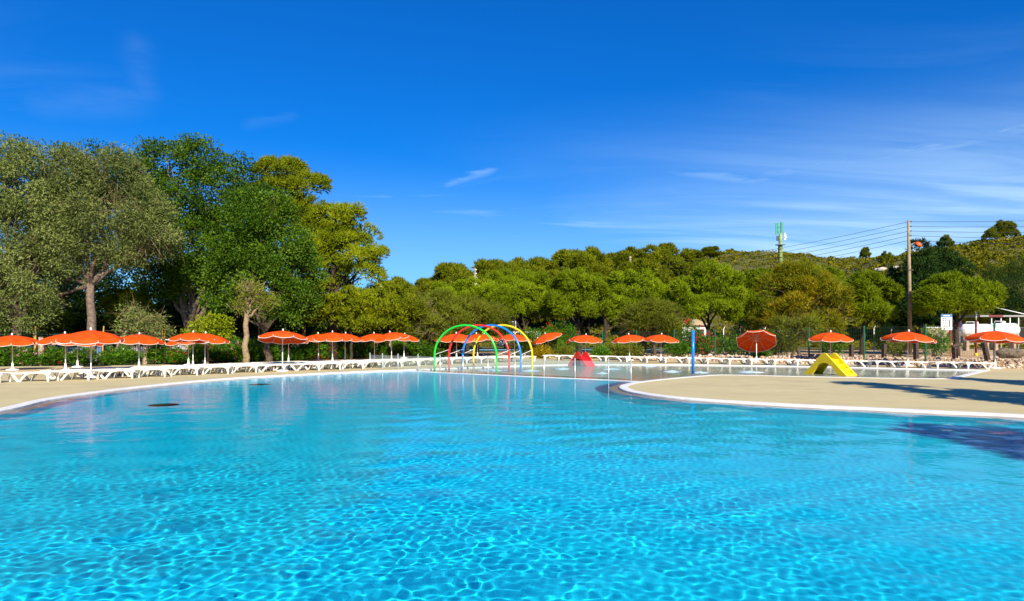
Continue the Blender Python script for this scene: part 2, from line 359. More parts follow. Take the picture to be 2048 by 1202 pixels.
# ------------------------------------------------------------------ pool outline, deck, ground
def cat(pts, closed, sub):
    """smooth a polyline; a point given with a third value stays a corner"""
    out = []; n = len(pts)
    for i in range(n):
        p0, p1, p2, p3 = (pts[(i - 1) % n], pts[i], pts[(i + 1) % n], pts[(i + 2) % n])
        a = Vector(p0[:2]) if len(p1) < 3 else Vector(p1[:2]); b, c = Vector(p1[:2]), Vector(p2[:2]); d = Vector(p3[:2]) if len(p2) < 3 else c
        for k in range(sub):
            t = k / sub
            out.append(.5 * ((2 * b) + (c - a) * t + (2 * a - 5 * b + 4 * c - d) * t * t + (3 * b - a - 3 * c + d) * t ** 3))
    return out
g2 = lambda x, y: tuple(G(x, y)[:2])
outline_ctrl = [(9, 3.0), (-8, 3.0), (-12, 5.5), (-13.2, 9.5), (-13.1, 13)] + [g2(*p) for p in ((0, 821), (100, 799), (200, 784), (300, 772), (400, 762), (500, 754.5), (620, 748), (730, 743), (830, 739.5),
    (940, 735), (1060, 731), (1130, 729.5), (1200, 729), (1400, 730), (1600, 732.5), (1780, 736.5))] + [(*g2(1965, 740.5), 1), (*g2(1893, 757), 1)] + [g2(*p) for p in ((1780, 756), (1600, 752.5), (1450, 749.5), (1400, 751.5), (1330, 757.5), (1280, 763), (1250, 768), (1238, 774), (1258, 783), (1330, 793.5), (1440, 802), (1600, 811), (1750, 818), (1900, 825), (2048, 832))] + [(13.6, 14.6), (15.3, 12), (15, 6.5), (12.8, 3.8)]
OUT = cat(outline_ctrl, True, 6)
def area(p): return sum(p[i].x * p[(i + 1) % len(p)].y - p[(i + 1) % len(p)].x * p[i].y for i in range(len(p))) / 2
if area(OUT) < 0: OUT = OUT[::-1]           # counter-clockwise
def offset(poly, d):
    n = len(poly); res = []
    for i in range(n):
        a, b, c = poly[i - 1], poly[i], poly[(i + 1) % n]
        t1 = (b - a).normalized(); t2 = (c - b).normalized()
        n1 = Vector((t1.y, -t1.x)); n2 = Vector((t2.y, -t2.x)); m_ = (n1 + n2)
        m_ = m_ / max(m_.length_squared / 2, .5) if m_.length > 1e-6 else n1
        res.append(b + m_ * d)
    return res
BORD = offset(OUT, .32); LEDGE = offset(OUT, -.34)
def strip(loops):
    mb = MB(); n = len(loops[0])
    for lp in loops: mb.v += [tuple(p) for p in lp]
    for k in range(len(loops) - 1):
        for i in range(n): mb.f.append((k * n + i, k * n + (i + 1) % n, (k + 1) * n + (i + 1) % n, (k + 1) * n + i))
    return mb
z3 = lambda poly, z: [(p.x, p.y, z) for p in poly]
bo = strip([z3(BORD, -.1), z3(BORD, .012), z3(offset(OUT, .02), .012), z3(OUT, -.005), z3(OUT, -.25)]).build('pool_coping', M['coping']); kind(bo, 'structure')
lg = strip([z3(OUT, -.11), z3(LEDGE, -.13), z3(LEDGE, -1.6)]); lo_ = lg.build('pool_ledge', M['ledge']); kind(lo_, 'structure')
lo_.data.materials.append(M['liner'])
for p in lo_.data.polygons:
    if min(lo_.data.vertices[i].co.z for i in p.vertices) < -.5: p.material_index = 1

def fill_obj(name, outer, holes, z, m):
    cu = bpy.data.curves.new(name, 'CURVE'); cu.dimensions = '2D'; cu.fill_mode = 'BOTH'
    for lp in [outer] + holes:
        s = cu.splines.new('POLY'); s.points.add(len(lp) - 1)
        for i, p in enumerate(lp): s.points[i].co = (p[0], p[1], 0, 1)
        s.use_cyclic_u = True
    t = bpy.data.objects.new('tmp', cu); C.objects.link(t)
    me = bpy.data.meshes.new_from_object(t.evaluated_get(bpy.context.evaluated_depsgraph_get())); bpy.data.objects.remove(t); me.name = name
    for v in me.vertices: v.co.z = z
    import bmesh
    bm = bmesh.new(); bm.from_mesh(me); bmesh.ops.triangulate(bm, faces=bm.faces); bmesh.ops.recalc_face_normals(bm, faces=bm.faces)
    for f_ in bm.faces:
        if f_.normal.z < 0: f_.normal_flip()
    bm.to_mesh(me); bm.free(); me.materials.clear()
    return obj(name, me, m)
DECK = [Vector(p) for p in [(-34, -9), (-34, 30)] + [g2(*p) for p in ((0, 733), (200, 731), (400, 728), (600, 721), (830, 716), (1000, 714), (1100, 714.5), (1250, 717.5), (1400, 722.5), (1560, 727), (1700, 729.5), (1850, 732.5), (1990, 736))] + [(36, 33), (40, 25), (40, -9)]]
deck = kind(fill_obj('deck', DECK, [offset(BORD, -.01)], 0.0, M['deck']), 'structure')

def grid_mesh(name, xs, ys, zf, smooth=True, keep=None):
    X, Y = np.meshgrid(xs, ys); Z = zf(X, Y)
    co = np.stack([X, Y, Z], -1).reshape(-1, 3); nx, ny = len(xs), len(ys)
    i = np.arange(ny - 1)[:, None] * nx + np.arange(nx - 1)[None]
    q = np.stack([i, i + 1, i + nx + 1, i + nx], -1).reshape(-1, 4)
    if keep is not None:
        k = keep(X, Y).reshape(-1); q = q[k[q].any(1)]
        used = np.unique(q); mp = np.zeros(len(co), int); mp[used] = np.arange(len(used)); co = co[used]; q = mp[q]
    return np_mesh(name, co, q, 4, smooth)
def inside(poly, X, Y):
    r = np.zeros(X.shape, bool); n = len(poly)
    for i in range(n):
        a, b = poly[i], poly[(i + 1) % n]
        c = ((a.y > Y) != (b.y > Y))
        with np.errstate(divide='ignore', invalid='ignore'):
            xx = (b.x - a.x) * (Y - a.y) / (b.y - a.y + 1e-12) + a.x
        r ^= c & (X < xx)
    return r
def dist_poly(poly, X, Y):
    d = np.full(X.shape, 1e9); n = len(poly)
    for i in range(n):
        a, b = poly[i], poly[(i + 1) % n]; ex, ey = b.x - a.x, b.y - a.y; l2 = ex * ex + ey * ey + 1e-12
        t = np.clip(((X - a.x) * ex + (Y - a.y) * ey) / l2, 0, 1)
        d = np.minimum(d, np.hypot(X - a.x - t * ex, Y - a.y - t * ey))
    return d
def sstep(a, b, x): t = np.clip((x - a) / (b - a), 0, 1); return t * t * (3 - 2 * t)
rngG = np.random.default_rng(5)
WAV = [(rngG.uniform(0, 6.28), rngG.uniform(0, 6.28), math.exp(rngG.uniform(math.log(2), math.log(30)))) for _ in range(26)]
def rough_z(X, Y, amp):
    Z = X * 0
    for th, ph, L_ in WAV: Z = Z + amp * (L_ / 30) ** .9 * np.sin((X * math.cos(th) + Y * math.sin(th)) * 6.283 / L_ + ph)
    return Z
def ground_z(X, Y):
    ins = inside(DECK, X, Y); d = dist_poly(DECK, X, Y); d = np.where(ins, -d, d)
    side = sstep(-6, 10, X)
    rise = sstep(.1, 3.0, d) * (.06 + .30 * side * sstep(60, 44, Y)) + sstep(10, 40, d) * .25
    return -.07 + rise + rough_z(X, Y, .03) * sstep(1, 5, d)
def hill_ridge(pts, Yr):
    xs = np.array([(p - CX) * Yr / F for p, y in pts]); zs = np.array([EYE + (HY - y) * Yr / F for p, y in pts]); return xs, zs
RA = hill_ridge(((-900, 640), (500, 625), (740, 600), (800, 588), (860, 583), (1000, 560), (1200, 532), (1330, 512), (1400, 503), (1460, 499), (1560, 503), (1620, 511), (1690, 525), (1760, 545), (1900, 575), (2200, 600), (3200, 620)), 175)
RB = hill_ridge(((900, 668), (1450, 664), (1600, 640), (1680, 585), (1740, 530), (1780, 506), (1850, 490), (1900, 483), (1960, 474), (2048, 460), (2200, 445), (2500, 430), (3600, 430)), 118)
def hill_z(X, Y):
    a = np.interp(X, *RA) * sstep(76, 175, Y) * (1 - .25 * sstep(180, 320, Y))
    b = np.interp(X, *RB) * sstep(70, 118, Y) * (1 - .5 * sstep(120, 240, Y))
    s = 2.5; h = s * np.log(np.exp(np.clip(a / s, -20, 60)) + np.exp(np.clip(b / s, -20, 60))) - s * math.log(2)
    return .18 + np.maximum(h, 0) + rough_z(X, Y, .26) * sstep(76, 110, Y) + rough_z(X * 3.1, Y * 3.1, .09) * sstep(80, 110, Y)
def terr_z(x, y):
    X = np.array([[x]], float); Y = np.array([[y]], float)
    return float((hill_z(X, Y) if y > 74 else ground_z(X, Y))[0, 0])

def ground_mat():
    m = mat('dry_ground', (.42, .27, .14), .95, (.55, .37, .20), .6, .6, 9)
    N = m.node_tree.nodes; L = m.node_tree.links; p = N['Principled BSDF']; src = p.inputs['Base Color'].links[0].from_socket
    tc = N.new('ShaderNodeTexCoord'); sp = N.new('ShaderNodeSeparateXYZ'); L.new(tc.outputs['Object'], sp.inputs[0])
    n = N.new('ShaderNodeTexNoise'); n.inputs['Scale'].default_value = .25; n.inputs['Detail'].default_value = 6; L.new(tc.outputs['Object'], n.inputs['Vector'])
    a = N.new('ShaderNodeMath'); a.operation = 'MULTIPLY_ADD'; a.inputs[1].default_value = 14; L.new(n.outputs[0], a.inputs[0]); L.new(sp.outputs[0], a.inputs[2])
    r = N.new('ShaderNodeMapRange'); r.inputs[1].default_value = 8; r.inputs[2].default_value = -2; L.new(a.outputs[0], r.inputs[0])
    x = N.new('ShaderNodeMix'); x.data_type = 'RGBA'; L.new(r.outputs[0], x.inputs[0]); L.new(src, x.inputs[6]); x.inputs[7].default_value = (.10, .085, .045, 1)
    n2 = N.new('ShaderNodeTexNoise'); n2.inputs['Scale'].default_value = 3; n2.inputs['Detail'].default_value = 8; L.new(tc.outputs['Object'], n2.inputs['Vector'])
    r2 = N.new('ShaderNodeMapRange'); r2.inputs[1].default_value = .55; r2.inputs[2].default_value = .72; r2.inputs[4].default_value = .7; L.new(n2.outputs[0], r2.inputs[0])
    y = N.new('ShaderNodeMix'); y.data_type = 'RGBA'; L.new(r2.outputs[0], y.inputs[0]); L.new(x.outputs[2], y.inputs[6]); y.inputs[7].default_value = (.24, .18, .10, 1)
    L.new(y.outputs[2], p.inputs['Base Color']); return m
M['ground'] = ground_mat()
def hill_mat():
    m = mat('scrub_hillside', (.095, .095, .011), .95, (.062, .068, .008), .35, .8, 2.0)
    N = m.node_tree.nodes; L = m.node_tree.links; p = N['Principled BSDF']; src = p.inputs['Base Color'].links[0].from_socket
    tc = N.new('ShaderNodeTexCoord')
    for s_, lo, hi, c in ((.9, .50, .66, (.10, .085, .02)), (.13, .56, .70, (.14, .09, .03)), (.30, .66, .70, (.50, .44, .36))):
        n = N.new('ShaderNodeTexNoise'); n.inputs['Scale'].default_value = s_; n.inputs['Detail'].default_value = 8; n.inputs['Roughness'].default_value = .62; L.new(tc.outputs['Object'], n.inputs['Vector'])
        r = N.new('ShaderNodeMapRange'); r.inputs[1].default_value = lo; r.inputs[2].default_value = hi; r.inputs[4].default_value = .8; L.new(n.outputs[0], r.inputs[0])
        x = N.new('ShaderNodeMix'); x.data_type = 'RGBA'; L.new(r.outputs[0], x.inputs[0]); L.new(src, x.inputs[6]); x.inputs[7].default_value = (*c, 1); src = x.outputs[2]
    L.new(src, p.inputs['Base Color']); return m
M['hillside'] = hill_mat()
inset = offset(DECK[::-1] if area(DECK) < 0 else DECK, -1.5)
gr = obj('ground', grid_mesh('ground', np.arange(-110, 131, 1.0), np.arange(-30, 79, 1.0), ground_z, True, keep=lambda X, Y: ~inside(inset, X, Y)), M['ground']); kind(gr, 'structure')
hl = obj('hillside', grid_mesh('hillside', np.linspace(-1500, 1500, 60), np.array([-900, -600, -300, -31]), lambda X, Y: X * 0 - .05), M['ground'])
hl.name = 'plain_behind'; kind(hl, 'structure')
hl2 = obj('hillside', grid_mesh('hillside', np.concatenate([np.linspace(-900, -112, 20), np.arange(-110, 221, 2.2), np.linspace(224, 900, 20)]), np.concatenate([np.arange(75, 200, 2.2), np.linspace(202, 1500, 26)]), hill_z), M['hillside']); kind(hl2, 'structure')

# pool floors
def floor_z(X, Y):
    return -(.95 + .55 * sstep(30, 10, Y))
WATER = -.045
SEP = [G(740, 738.5, WATER), G(796, 741.5, WATER), G(880, 745.5, WATER), G(976, 750, WATER), G(1088, 755, WATER), G(1217, 760.5, WATER), G(1262, 763, WATER), G(1300, 764.5, WATER)]
KIDS = [Vector((p.x, p.y)) for p in SEP] + [Vector(p) for p in [(30, 24), (34, 40), (10, 60), (-14, 46)]]
def keepf(X, Y): return ~inside(KIDS, X, Y)
fl = obj('pool_floor', grid_mesh('pool_floor', np.arange(-15, 17.1, .5), np.arange(2, 46, .5), floor_z), M['liner']); kind(fl, 'structure')
bf = MB(); bf.add([(p.x, p.y, -.14) for p in KIDS], [tuple(range(len(KIDS)))])
n_ = len(SEP); bf.add([(p.x, p.y, -.14) for p in SEP] + [(p.x, p.y, -1.7) for p in SEP], [(i, i + 1, n_ + i + 1, n_ + i) for i in range(n_ - 1)])
sf = bf.build('paddling_pool_floor', M['shallow']); kind(sf, 'structure'); sf.data.materials.append(M['liner'])
for p in sf.data.polygons:
    if abs(p.normal.z) < .5: p.material_index = 1
# pale rim between the two basins
rim = MB()
for i in range(len(SEP) - 1):
    a, b = SEP[i].copy(), SEP[i + 1].copy(); a.z = b.z = -.055; rim.beam(a, b, .14, .07)
rm = rim.build('basin_rim', M['coping']); kind(rm, 'structure')
# darker step round the head of the peninsula
tip = [Vector(G(x, y)[:2]) for x, y in ((1330, 757), (1280, 763), (1250, 768), (1238, 774), (1258, 783), (1330, 793.5), (1440, 802), (1540, 808))]
tipo = []
for i, p in enumerate(tip):
    a, b = tip[max(i - 1, 0)], tip[min(i + 1, len(tip) - 1)]; t = (b - a).normalized(); tipo.append(p + Vector((t.y, -t.x)) * (1.35 if i < 7 else .5) * (-1 if t.cross(Vector((0, 1))) == 0 else 1))
cen = Vector((14, 24))
tipo = [p + (p - tip[i]).normalized() * 0 if (p - cen).length > (tip[i] - cen).length else tip[i] * 2 - p for i, p in enumerate(tipo)]
ms = MB(); n_ = len(tip)
ms.add([(p.x, p.y, -.5) for p in tip] + [(p.x, p.y, -1.45) for p in tipo], [(i, i + 1, n_ + i + 1, n_ + i) for i in range(n_ - 1)])
st = ms.build('underwater_step', M['liner_dark']); kind(st, 'structure')

# water with real ripples
rw = np.random.default_rng(11)
WV = []
for i in range(70):
    L_ = math.exp(rw.uniform(math.log(.080), math.log(.20))); th = rw.normal(.5, 1.0); k_ = 6.283 / L_
    WV.append((k_, th, rw.uniform(0, 6.28), .115 / (k_ * k_) * rw.uniform(.5, 1.5), L_))
for i in range(16):
    L_ = math.exp(rw.uniform(math.log(.45), math.log(1.6))); th = rw.uniform(0, 6.28); k_ = 6.283 / L_
    WV.append((k_, th, rw.uniform(0, 6.28), .045 / (k_ * k_) * rw.uniform(.5, 1.5), L_))
def water_z(X, Y):
    Z = np.zeros(X.shape); far = .92 * (1 - sstep(14, 26, Y)) + .08
    calm = .15 + .85 * (1 - sstep(12, 25, Y)); 
    gust = .80 + .40 * np.sin(X * .31 + Y * .17 + 1) * np.sin(Y * .27 - X * .12) + .22 * np.sin(X * 1.1 - Y * .6) * np.sin(Y * .9 + X * .7 + 2)
    for k_, th, ph, a, L_ in WV:
        w = a * np.sin(k_ * (X * math.cos(th) + Y * math.sin(th)) + ph)
        Z += w * (far if L_ < .20 else calm)
    return WATER + Z * gust
ys = np.concatenate([np.arange(2.5, 4.6, .1), np.arange(4.6, 9.5, .027), np.arange(9.5, 14, .037), np.arange(14, 20, .055), np.arange(20, 47, .12)])
wa = obj('water', grid_mesh('water', np.concatenate([np.arange(-15.5, -7.5, .065), np.arange(-7.5, 7.5, .028), np.arange(7.5, 16.6, .06)]), ys, water_z), M['water']); kind(wa, 'structure')
wx = obj('water', grid_mesh('water', np.arange(16.52, 30, .3), np.arange(20, 47, .14), water_z), M['water']); kind(wx, 'structure'); wx.name = 'paddling_pool_water'
for o in (wa, wx): o.cycles.is_caustics_caster = True
for o in (fl, sf, lo_, st, rm): o.cycles.is_caustics_receiver = True
for i, (px, py) in enumerate(((327, 819), (520, 778))):
    g_ = MB(); g_.lathe([(.42, 0), (.42, .03), (.38, .04)], 20)
    for k in range(-3, 4): g_.box((0, k * .11, .05), (2 * math.sqrt(max(.0, .135 - (k * .11) ** 2)) + .02, .03, .02))
    c = G(px, py, -.3); t = thing('drain_grate', ('round dark drain grate on the pool floor nearer the left edge', 'round dark drain grate on the pool floor below the pale trunk')[i], 'drain', (c.x, c.y, float(floor_z(0, c.y)) + .01), 0, 'pool floor drains')
    g_.build('grate', M['grate'], t)

# ------------------------------------------------------------------ plants
def unit(v): return v / np.maximum(np.linalg.norm(v, axis=1, keepdims=True), 1e-9)
def lumps(p, wl, seed):
    r = np.random.default_rng(seed + 1000); f = np.zeros(len(p))
    for _ in range(7):
        d = r.normal(size=3); d /= np.linalg.norm(d); f += np.sin(p @ d * 6.283 / (wl * r.uniform(.7, 1.5)) + r.uniform(0, 6.28))
    return f
def sub_clumps(rng, blobs, n, shell=.5, flat=0.0, gap=None):
    if gap:
        c, v = sub_clumps(rng, blobs, int(n * 1.55), shell, flat); f = lumps(c, gap, n); k = np.sort(np.argsort(-f)[:n]); return c[k], v[k]
    b = np.array(blobs, float); w = (b[:, 3] * b[:, 4] + b[:, 3] * b[:, 5] + b[:, 4] * b[:, 5]); w = w / w.sum()
    i = rng.choice(len(b), n, p=w); v = unit(rng.normal(size=(n, 3)))
    if flat: v[:, 2] = np.where(v[:, 2] < -flat, -v[:, 2] * .6, v[:, 2]); v = unit(v)
    r = shell + (1 - shell) * rng.random(n) ** .6
    return b[i, :3] + v * b[i, 3:6] * r[:, None], v
def diamonds(name, rng, pos, ax, L_, wd, rnd, m, nrm=None):
    n = len(pos); s = unit(np.cross(ax, rng.normal(size=(n, 3)) * (1 if nrm is None else .40) + (0 if nrm is None else nrm))); L_ = (L_ * rng.uniform(.7, 1.3, n))[:, None]; wd = L_ * wd * .5
    v = np.stack([pos, pos + ax * L_ * .5 + s * wd, pos + ax * L_, pos + ax * L_ * .5 - s * wd], 1).reshape(-1, 3)
    me = np_mesh(name, v, np.arange(n * 4).reshape(-1, 4), 4, rnd=rnd); me.materials.append(m); return me
def blades(name, rng, pos, ax, L_, wd, rnd, m, nrm=None):
    n = len(pos); s = unit(np.cross(ax, rng.normal(size=(n, 3)) * (1 if nrm is None else .32) + (0 if nrm is None else nrm))) * wd; L_ = (L_ * rng.uniform(.7, 1.25, n))[:, None]
    v = np.stack([pos - s * .5, pos + s * .5, pos + ax * L_], 1).reshape(-1, 3)
    me = np_mesh(name, v, np.arange(n * 3).reshape(-1, 3), 3, rnd=rnd); me.materials.append(m); return me
def leaf_crown(name, seed, blobs, nclump, per, rc, size, width, m, shell=.45, droop=0.0, up=.15, gap=None):
    rng = np.random.default_rng(seed); c, v = sub_clumps(rng, blobs, nclump, shell, 0.0, gap)
    cr = rng.random(nclump); rcs = rc * rng.uniform(.6, 1.35, nclump)
    k = np.repeat(np.arange(nclump), per); n = len(k); d = unit(rng.normal(size=(n, 3)))
    pos = c[k] + d * (rcs[k] * rng.random(n) ** .28)[:, None] * np.array([1, 1, .8])
    ax = unit(d * .6 + v[k] * .4 + rng.normal(size=(n, 3)) * .55 + np.array([0, 0, up - droop]))
    return diamonds(name, rng, pos, ax, size, width, np.clip(.65 * cr[k] + .35 * rng.random(n), 0, 1), m, unit(d + v[k] * .6 + np.array([0, 0, .25])))
def needle_crown(name, seed, blobs, ntuft, per, size, wd, m, shell=.6, flat=0.35, sub=None, rc=.55, up=.75, gap=None):
    """tufts of needles gathered in rounded cushions"""
    rng = np.random.default_rng(seed); ns = sub or max(20, ntuft // 28)
    c, v = sub_clumps(rng, blobs, ns, shell, flat, gap); cr = rng.random(ns)
    k = rng.integers(0, ns, ntuft); d = unit(rng.normal(size=(ntuft, 3)) + v[k] * .7 + np.array([0, 0, .5]))
    p = c[k] + d * (rc * rng.uniform(.7, 1.1, ntuft))[:, None] * np.array([1, 1, .75])
    t = np.repeat(np.arange(ntuft), per); n = len(t)
    ax = unit(d[t] * .9 + rng.normal(size=(n, 3)) * .42 + np.array([0, 0, up * .5]))
    tr = .5 * cr[k] + .5 * rng.random(ntuft)
    return blades(name, rng, p[t] - ax * size * .3, ax, size, wd, np.clip(.75 * tr[t] + .25 * rng.random(n), 0, 1), m, (d + v[k] * .5)[t])
def trunk_mesh(seed, base_r, pts_list, n=8):
    mb = MB()
    for pts, r0, r1 in pts_list:
        m_ = len(pts); mb.tube(pts, [r0 + (r1 - r0) * (i / (m_ - 1)) ** .8 for i in range(m_)], n)
    return mb
def wiggle(rnd, a, b, n, amp):
    a, b = Vector(a), Vector(b); L_ = (b - a).length
    return [a + (b - a) * (i / n) + (Vector((rnd.uniform(-1, 1), rnd.uniform(-1, 1), rnd.uniform(-.4, .4))) * amp * L_ * (0 < i < n)) for i in range(n + 1)]
def rel_blobs(blobs, base, Y, depth=1.0):
    out = []
    for i, b in enumerate(blobs):
        px, py, rx, ry = b[:4]; dy = b[4] if len(b) > 4 else 0.0
        c = W(px, py, Y + dy) - base; s = (Y + dy) / F
        out.append((c.x, c.y, c.z, rx * s, rx * s * depth, ry * s))
    return out
def tree(name, label, bpx, Y, blobs, seed, crown_fn, bark, r=.3, fork=.35, lean=None, depth=.9, group=None, branches=None, zbase=None, twigs=0, cat_='tree'):
    base = W(bpx, HY, Y); base.z = terr_z(base.x, base.y) - .05 if zbase is None else zbase
    t = thing(name, label, cat_, base, 0, group); rb = rel_blobs(blobs, base, Y, depth); rnd = random.Random(seed)
    top = max(b[2] for b in rb); cz = sum(b[2] for b in rb) / len(rb); cxm = sum(b[0] for b in rb) / len(rb)
    low = min(b[2] - b[5] for b in rb)
    fk = Vector((lean[0], lean[1], lean[2])) if lean else Vector((cxm * .4, 0, max(low * .8, cz * fork)))
    L_ = [(wiggle(rnd, (0, 0, -.1), fk, 5, .03), r * 1.15, r * .72)]
    for b in (rb if branches is None else rb[:branches]):
        e = Vector((b[0], b[1], b[2] + b[5] * .3)); L_.append((wiggle(rnd, fk - Vector((0, 0, .15)), e, 6, .05), r * .5, r * .06))
        for q in range(2):
            e2 = Vector((b[0] + rnd.uniform(-.7, .7) * b[3], b[1] + rnd.uniform(-.7, .7) * b[4], b[2] + rnd.uniform(-.3, .8) * b[5])); s_ = fk.lerp(e, rnd.uniform(.45, .75))
            L_.append((wiggle(rnd, s_, e2, 4, .07), r * .2, r * .03))
    tk = trunk_mesh(seed, r, L_).build('trunk', bark, t, True)
    cr = obj('crown', crown_fn(rb), None, t)
    if twigs:
        rg = np.random.default_rng(seed + 9); c, v = sub_clumps(rg, rb, twigs, .55); ax = unit(v * .7 + rg.normal(size=(twigs, 3)) * .4 + np.array([0, 0, -.15]))
        obj('bare_twigs', blades('bare_twigs', rg, c - ax * .7, ax, 1.7, .035, rg.random(twigs), LM['twig']), None, t)
    return t

gm = LM['grey']
tree('grey_leaved_tree', 'tall grey-green tree cut by the left edge of the picture', 40, 42, [(18, 325, 55, 48), (80, 345, 55, 45), (-60, 380, 100, 100), (55, 420, 75, 70), (-20, 500, 110, 80), (60, 545, 70, 60), (-60, 590, 80, 60), (40, 615, 65, 42), (100, 480, 50, 50)], 1,
     lambda b: leaf_crown('crown', 1, b, 560, 130, .72, .19, .32, gm, .55, gap=2.6), M['bark'], .34, twigs=500)
tree('grey_leaved_tree', 'grey-green tree with straight bare trunk behind the nearest parasol on the left', 184, 43.5, [(140, 355, 72, 52), (225, 355, 62, 52), (110, 425, 70, 60), (195, 430, 90, 62), (275, 425, 55, 48), (312, 478, 42, 32), (140, 500, 75, 56), (235, 495, 52, 36), (85, 560, 52, 50), (60, 620, 40, 36), (290, 500, 40, 26), (190, 320, 30, 18)], 2,
     lambda b: leaf_crown('crown', 2, b, 640, 130, .70, .19, .32, gm, .55, gap=2.6), M['bark_grey'], .30, lean=(-.1, 0, 5.2), twigs=1100)
om = LM['oak']
tree('oak_tree', 'dark green tree top showing between the two grey-green trees', 120, 53, [(112, 325, 36, 32), (185, 325, 50, 36), (150, 400, 90, 70), (80, 430, 80, 70), (150, 520, 110, 80)], 3,
     lambda b: leaf_crown('crown', 3, b, 240, 120, .9, .18, .55, om, .5, gap=3), M['bark'], .35)
tree('oak_tree', 'tallest dark green broad-leaved tree with several forked trunks', 380, 50, [(335, 330, 62, 48), (395, 318, 52, 42), (275, 355, 45, 42), (290, 410, 52, 48), (425, 385, 75, 60), (355, 420, 75, 52), (470, 365, 42, 48), (400, 490, 90, 52), (322, 515, 52, 42), (480, 455, 62, 60), (455, 545, 68, 46), (330, 570, 48, 36), (500, 420, 45, 50), (255, 380, 42, 36), (500, 520, 50, 50), (390, 560, 60, 36)], 4,
     lambda b: leaf_crown('crown', 4, b, 700, 130, .74, .17, .6, om, .5), M['bark_grey'], .42, lean=(0, 0, 2.2))
tree('oak_tree', 'dense dark green broad-leaved tree beside the tall pine', 538, 46.5, [(520, 425, 65, 50), (555, 495, 65, 52), (478, 545, 58, 46), (592, 545, 52, 55), (530, 585, 75, 48), (592, 610, 38, 38), (462, 505, 52, 42), (440, 590, 40, 34), (500, 480, 60, 50)], 5,
     lambda b: leaf_crown('crown', 5, b, 400, 140, .72, .16, .6, om, .5, gap=2.4), M['bark'], .24)
pm = LM['pine']
tree('aleppo_pine', 'tall light green pine rising above the broad-leaved trees', 575, 56, [(560, 350, 40, 26), (585, 345, 22, 22), (608, 385, 45, 34), (545, 395, 45, 40), (622, 425, 36, 40), (575, 450, 60, 50), (630, 470, 40, 36)], 6,
     lambda b: needle_crown('crown', 6, b, 9500, 5, .36, .075, pm, .5, .3, rc=.75, sub=186, gap=4), M['bark_red'], .34)
tree('aleppo_pine', 'layered light green pine at the right end of the big trees', 668, 52, [(690, 440, 52, 26), (655, 462, 52, 34), (722, 478, 42, 26), (745, 515, 28, 22), (690, 520, 58, 26), (645, 545, 50, 30), (722, 556, 40, 18), (640, 500, 42, 36), (690, 490, 40, 26), (600, 590, 46, 30), (668, 590, 46, 20)], 7,
     lambda b: needle_crown('crown', 7, b, 12000, 5, .34, .07, pm, .5, .3, rc=.72, sub=210, gap=2.6), M['bark_red'], .34, lean=(0, 0, 5.0))
for i, (bl, Y, lab, mm) in enumerate((
    ([(700, 615, 62, 32), (655, 636, 42, 26), (752, 615, 40, 36), (740, 650, 42, 22)], 50, 'spreading olive-green pine bush below the layered pine', 'pine'),
    ([(85, 640, 46, 24), (70, 662, 40, 18)], 50, 'low olive-green pine bush behind the fence at far left', 'pine'),
    ([(255, 615, 38, 26), (275, 640, 36, 18)], 49, 'olive-green pine bush behind the curved bare branch', 'pine'),
    ([(775, 590, 36, 30), (800, 625, 45, 35), (770, 655, 42, 24)], 55, 'loose olive-green pine bush left of the rocky slope', 'pine'))):
    tree('pine_bush', lab, bl[0][0], Y, bl, 20 + i, lambda b, i=i, mm=mm: needle_crown('crown', 20 + i, b, 3600, 5, .32, .07, LM[mm], .45, .5, rc=.5), M['bark_red'], .12, cat_='bush')
tree('yellow_green_bush', 'bright yellow-green bush behind the parasols left of the pale trunk', 415, 42.5, [(400, 655, 30, 20), (432, 650, 28, 20), (420, 668, 42, 16)], 30, lambda b: leaf_crown('crown', 30, b, 110, 34, .34, .15, .55, LM['lime'], .5), M['bark_pale'], .06, cat_='bush')
tree('grey_leaved_bush', 'grey-green sapling with a curved bare branch behind the fence', 215, 42.5, [(285, 640, 40, 22), (262, 622, 24, 14), (310, 662, 30, 16), (255, 660, 26, 16)], 31, lambda b: leaf_crown('crown', 31, b, 90, 30, .42, .17, .3, gm, .4), M['bark_pale'], .09, lean=(.9, 0, 1.9), cat_='bush', twigs=120)
tree('pale_trunk_tree', 'small sparse tree with crooked pale trunk behind the hedge', 490, 42.5, [(512, 592, 34, 22), (482, 612, 22, 14), (536, 604, 20, 16), (500, 575, 24, 12)], 32, lambda b: leaf_crown('crown', 32, b, 150, 18, .34, .14, .35, LM['tam'], .3), M['bark_pale'], .20, lean=(.12, 0, 3.2), twigs=130)
wm = LM['wood']
for i, (x, y, rx, ry, Y) in enumerate(((-60, 590, 120, 90, 63), (90, 580, 120, 90, 66), (230, 590, 110, 90, 62), (340, 600, 110, 80, 67), (450, 600, 110, 80, 64), (570, 605, 100, 75, 66), (660, 615, 90, 60, 62), (20, 640, 110, 45, 58), (180, 645, 110, 42, 59), (350, 645, 110, 42, 58), (520, 645, 100, 42, 57), (660, 655, 90, 34, 57))):
    tree('shade_tree', 'dark dense tree in the shade behind the fence, %s from the left' % ORD[i], x, Y, [(x, y, rx, ry), (x - rx * .4, y + ry * .35, rx * .7, ry * .6), (x + rx * .45, y + ry * .3, rx * .7, ry * .6)], 40 + i,
         lambda b, i=i: leaf_crown('crown', 40 + i, b, 420, 24, .6, .26, .6, wm, .5), M['bark'], .22, group='dark trees behind the left fence')
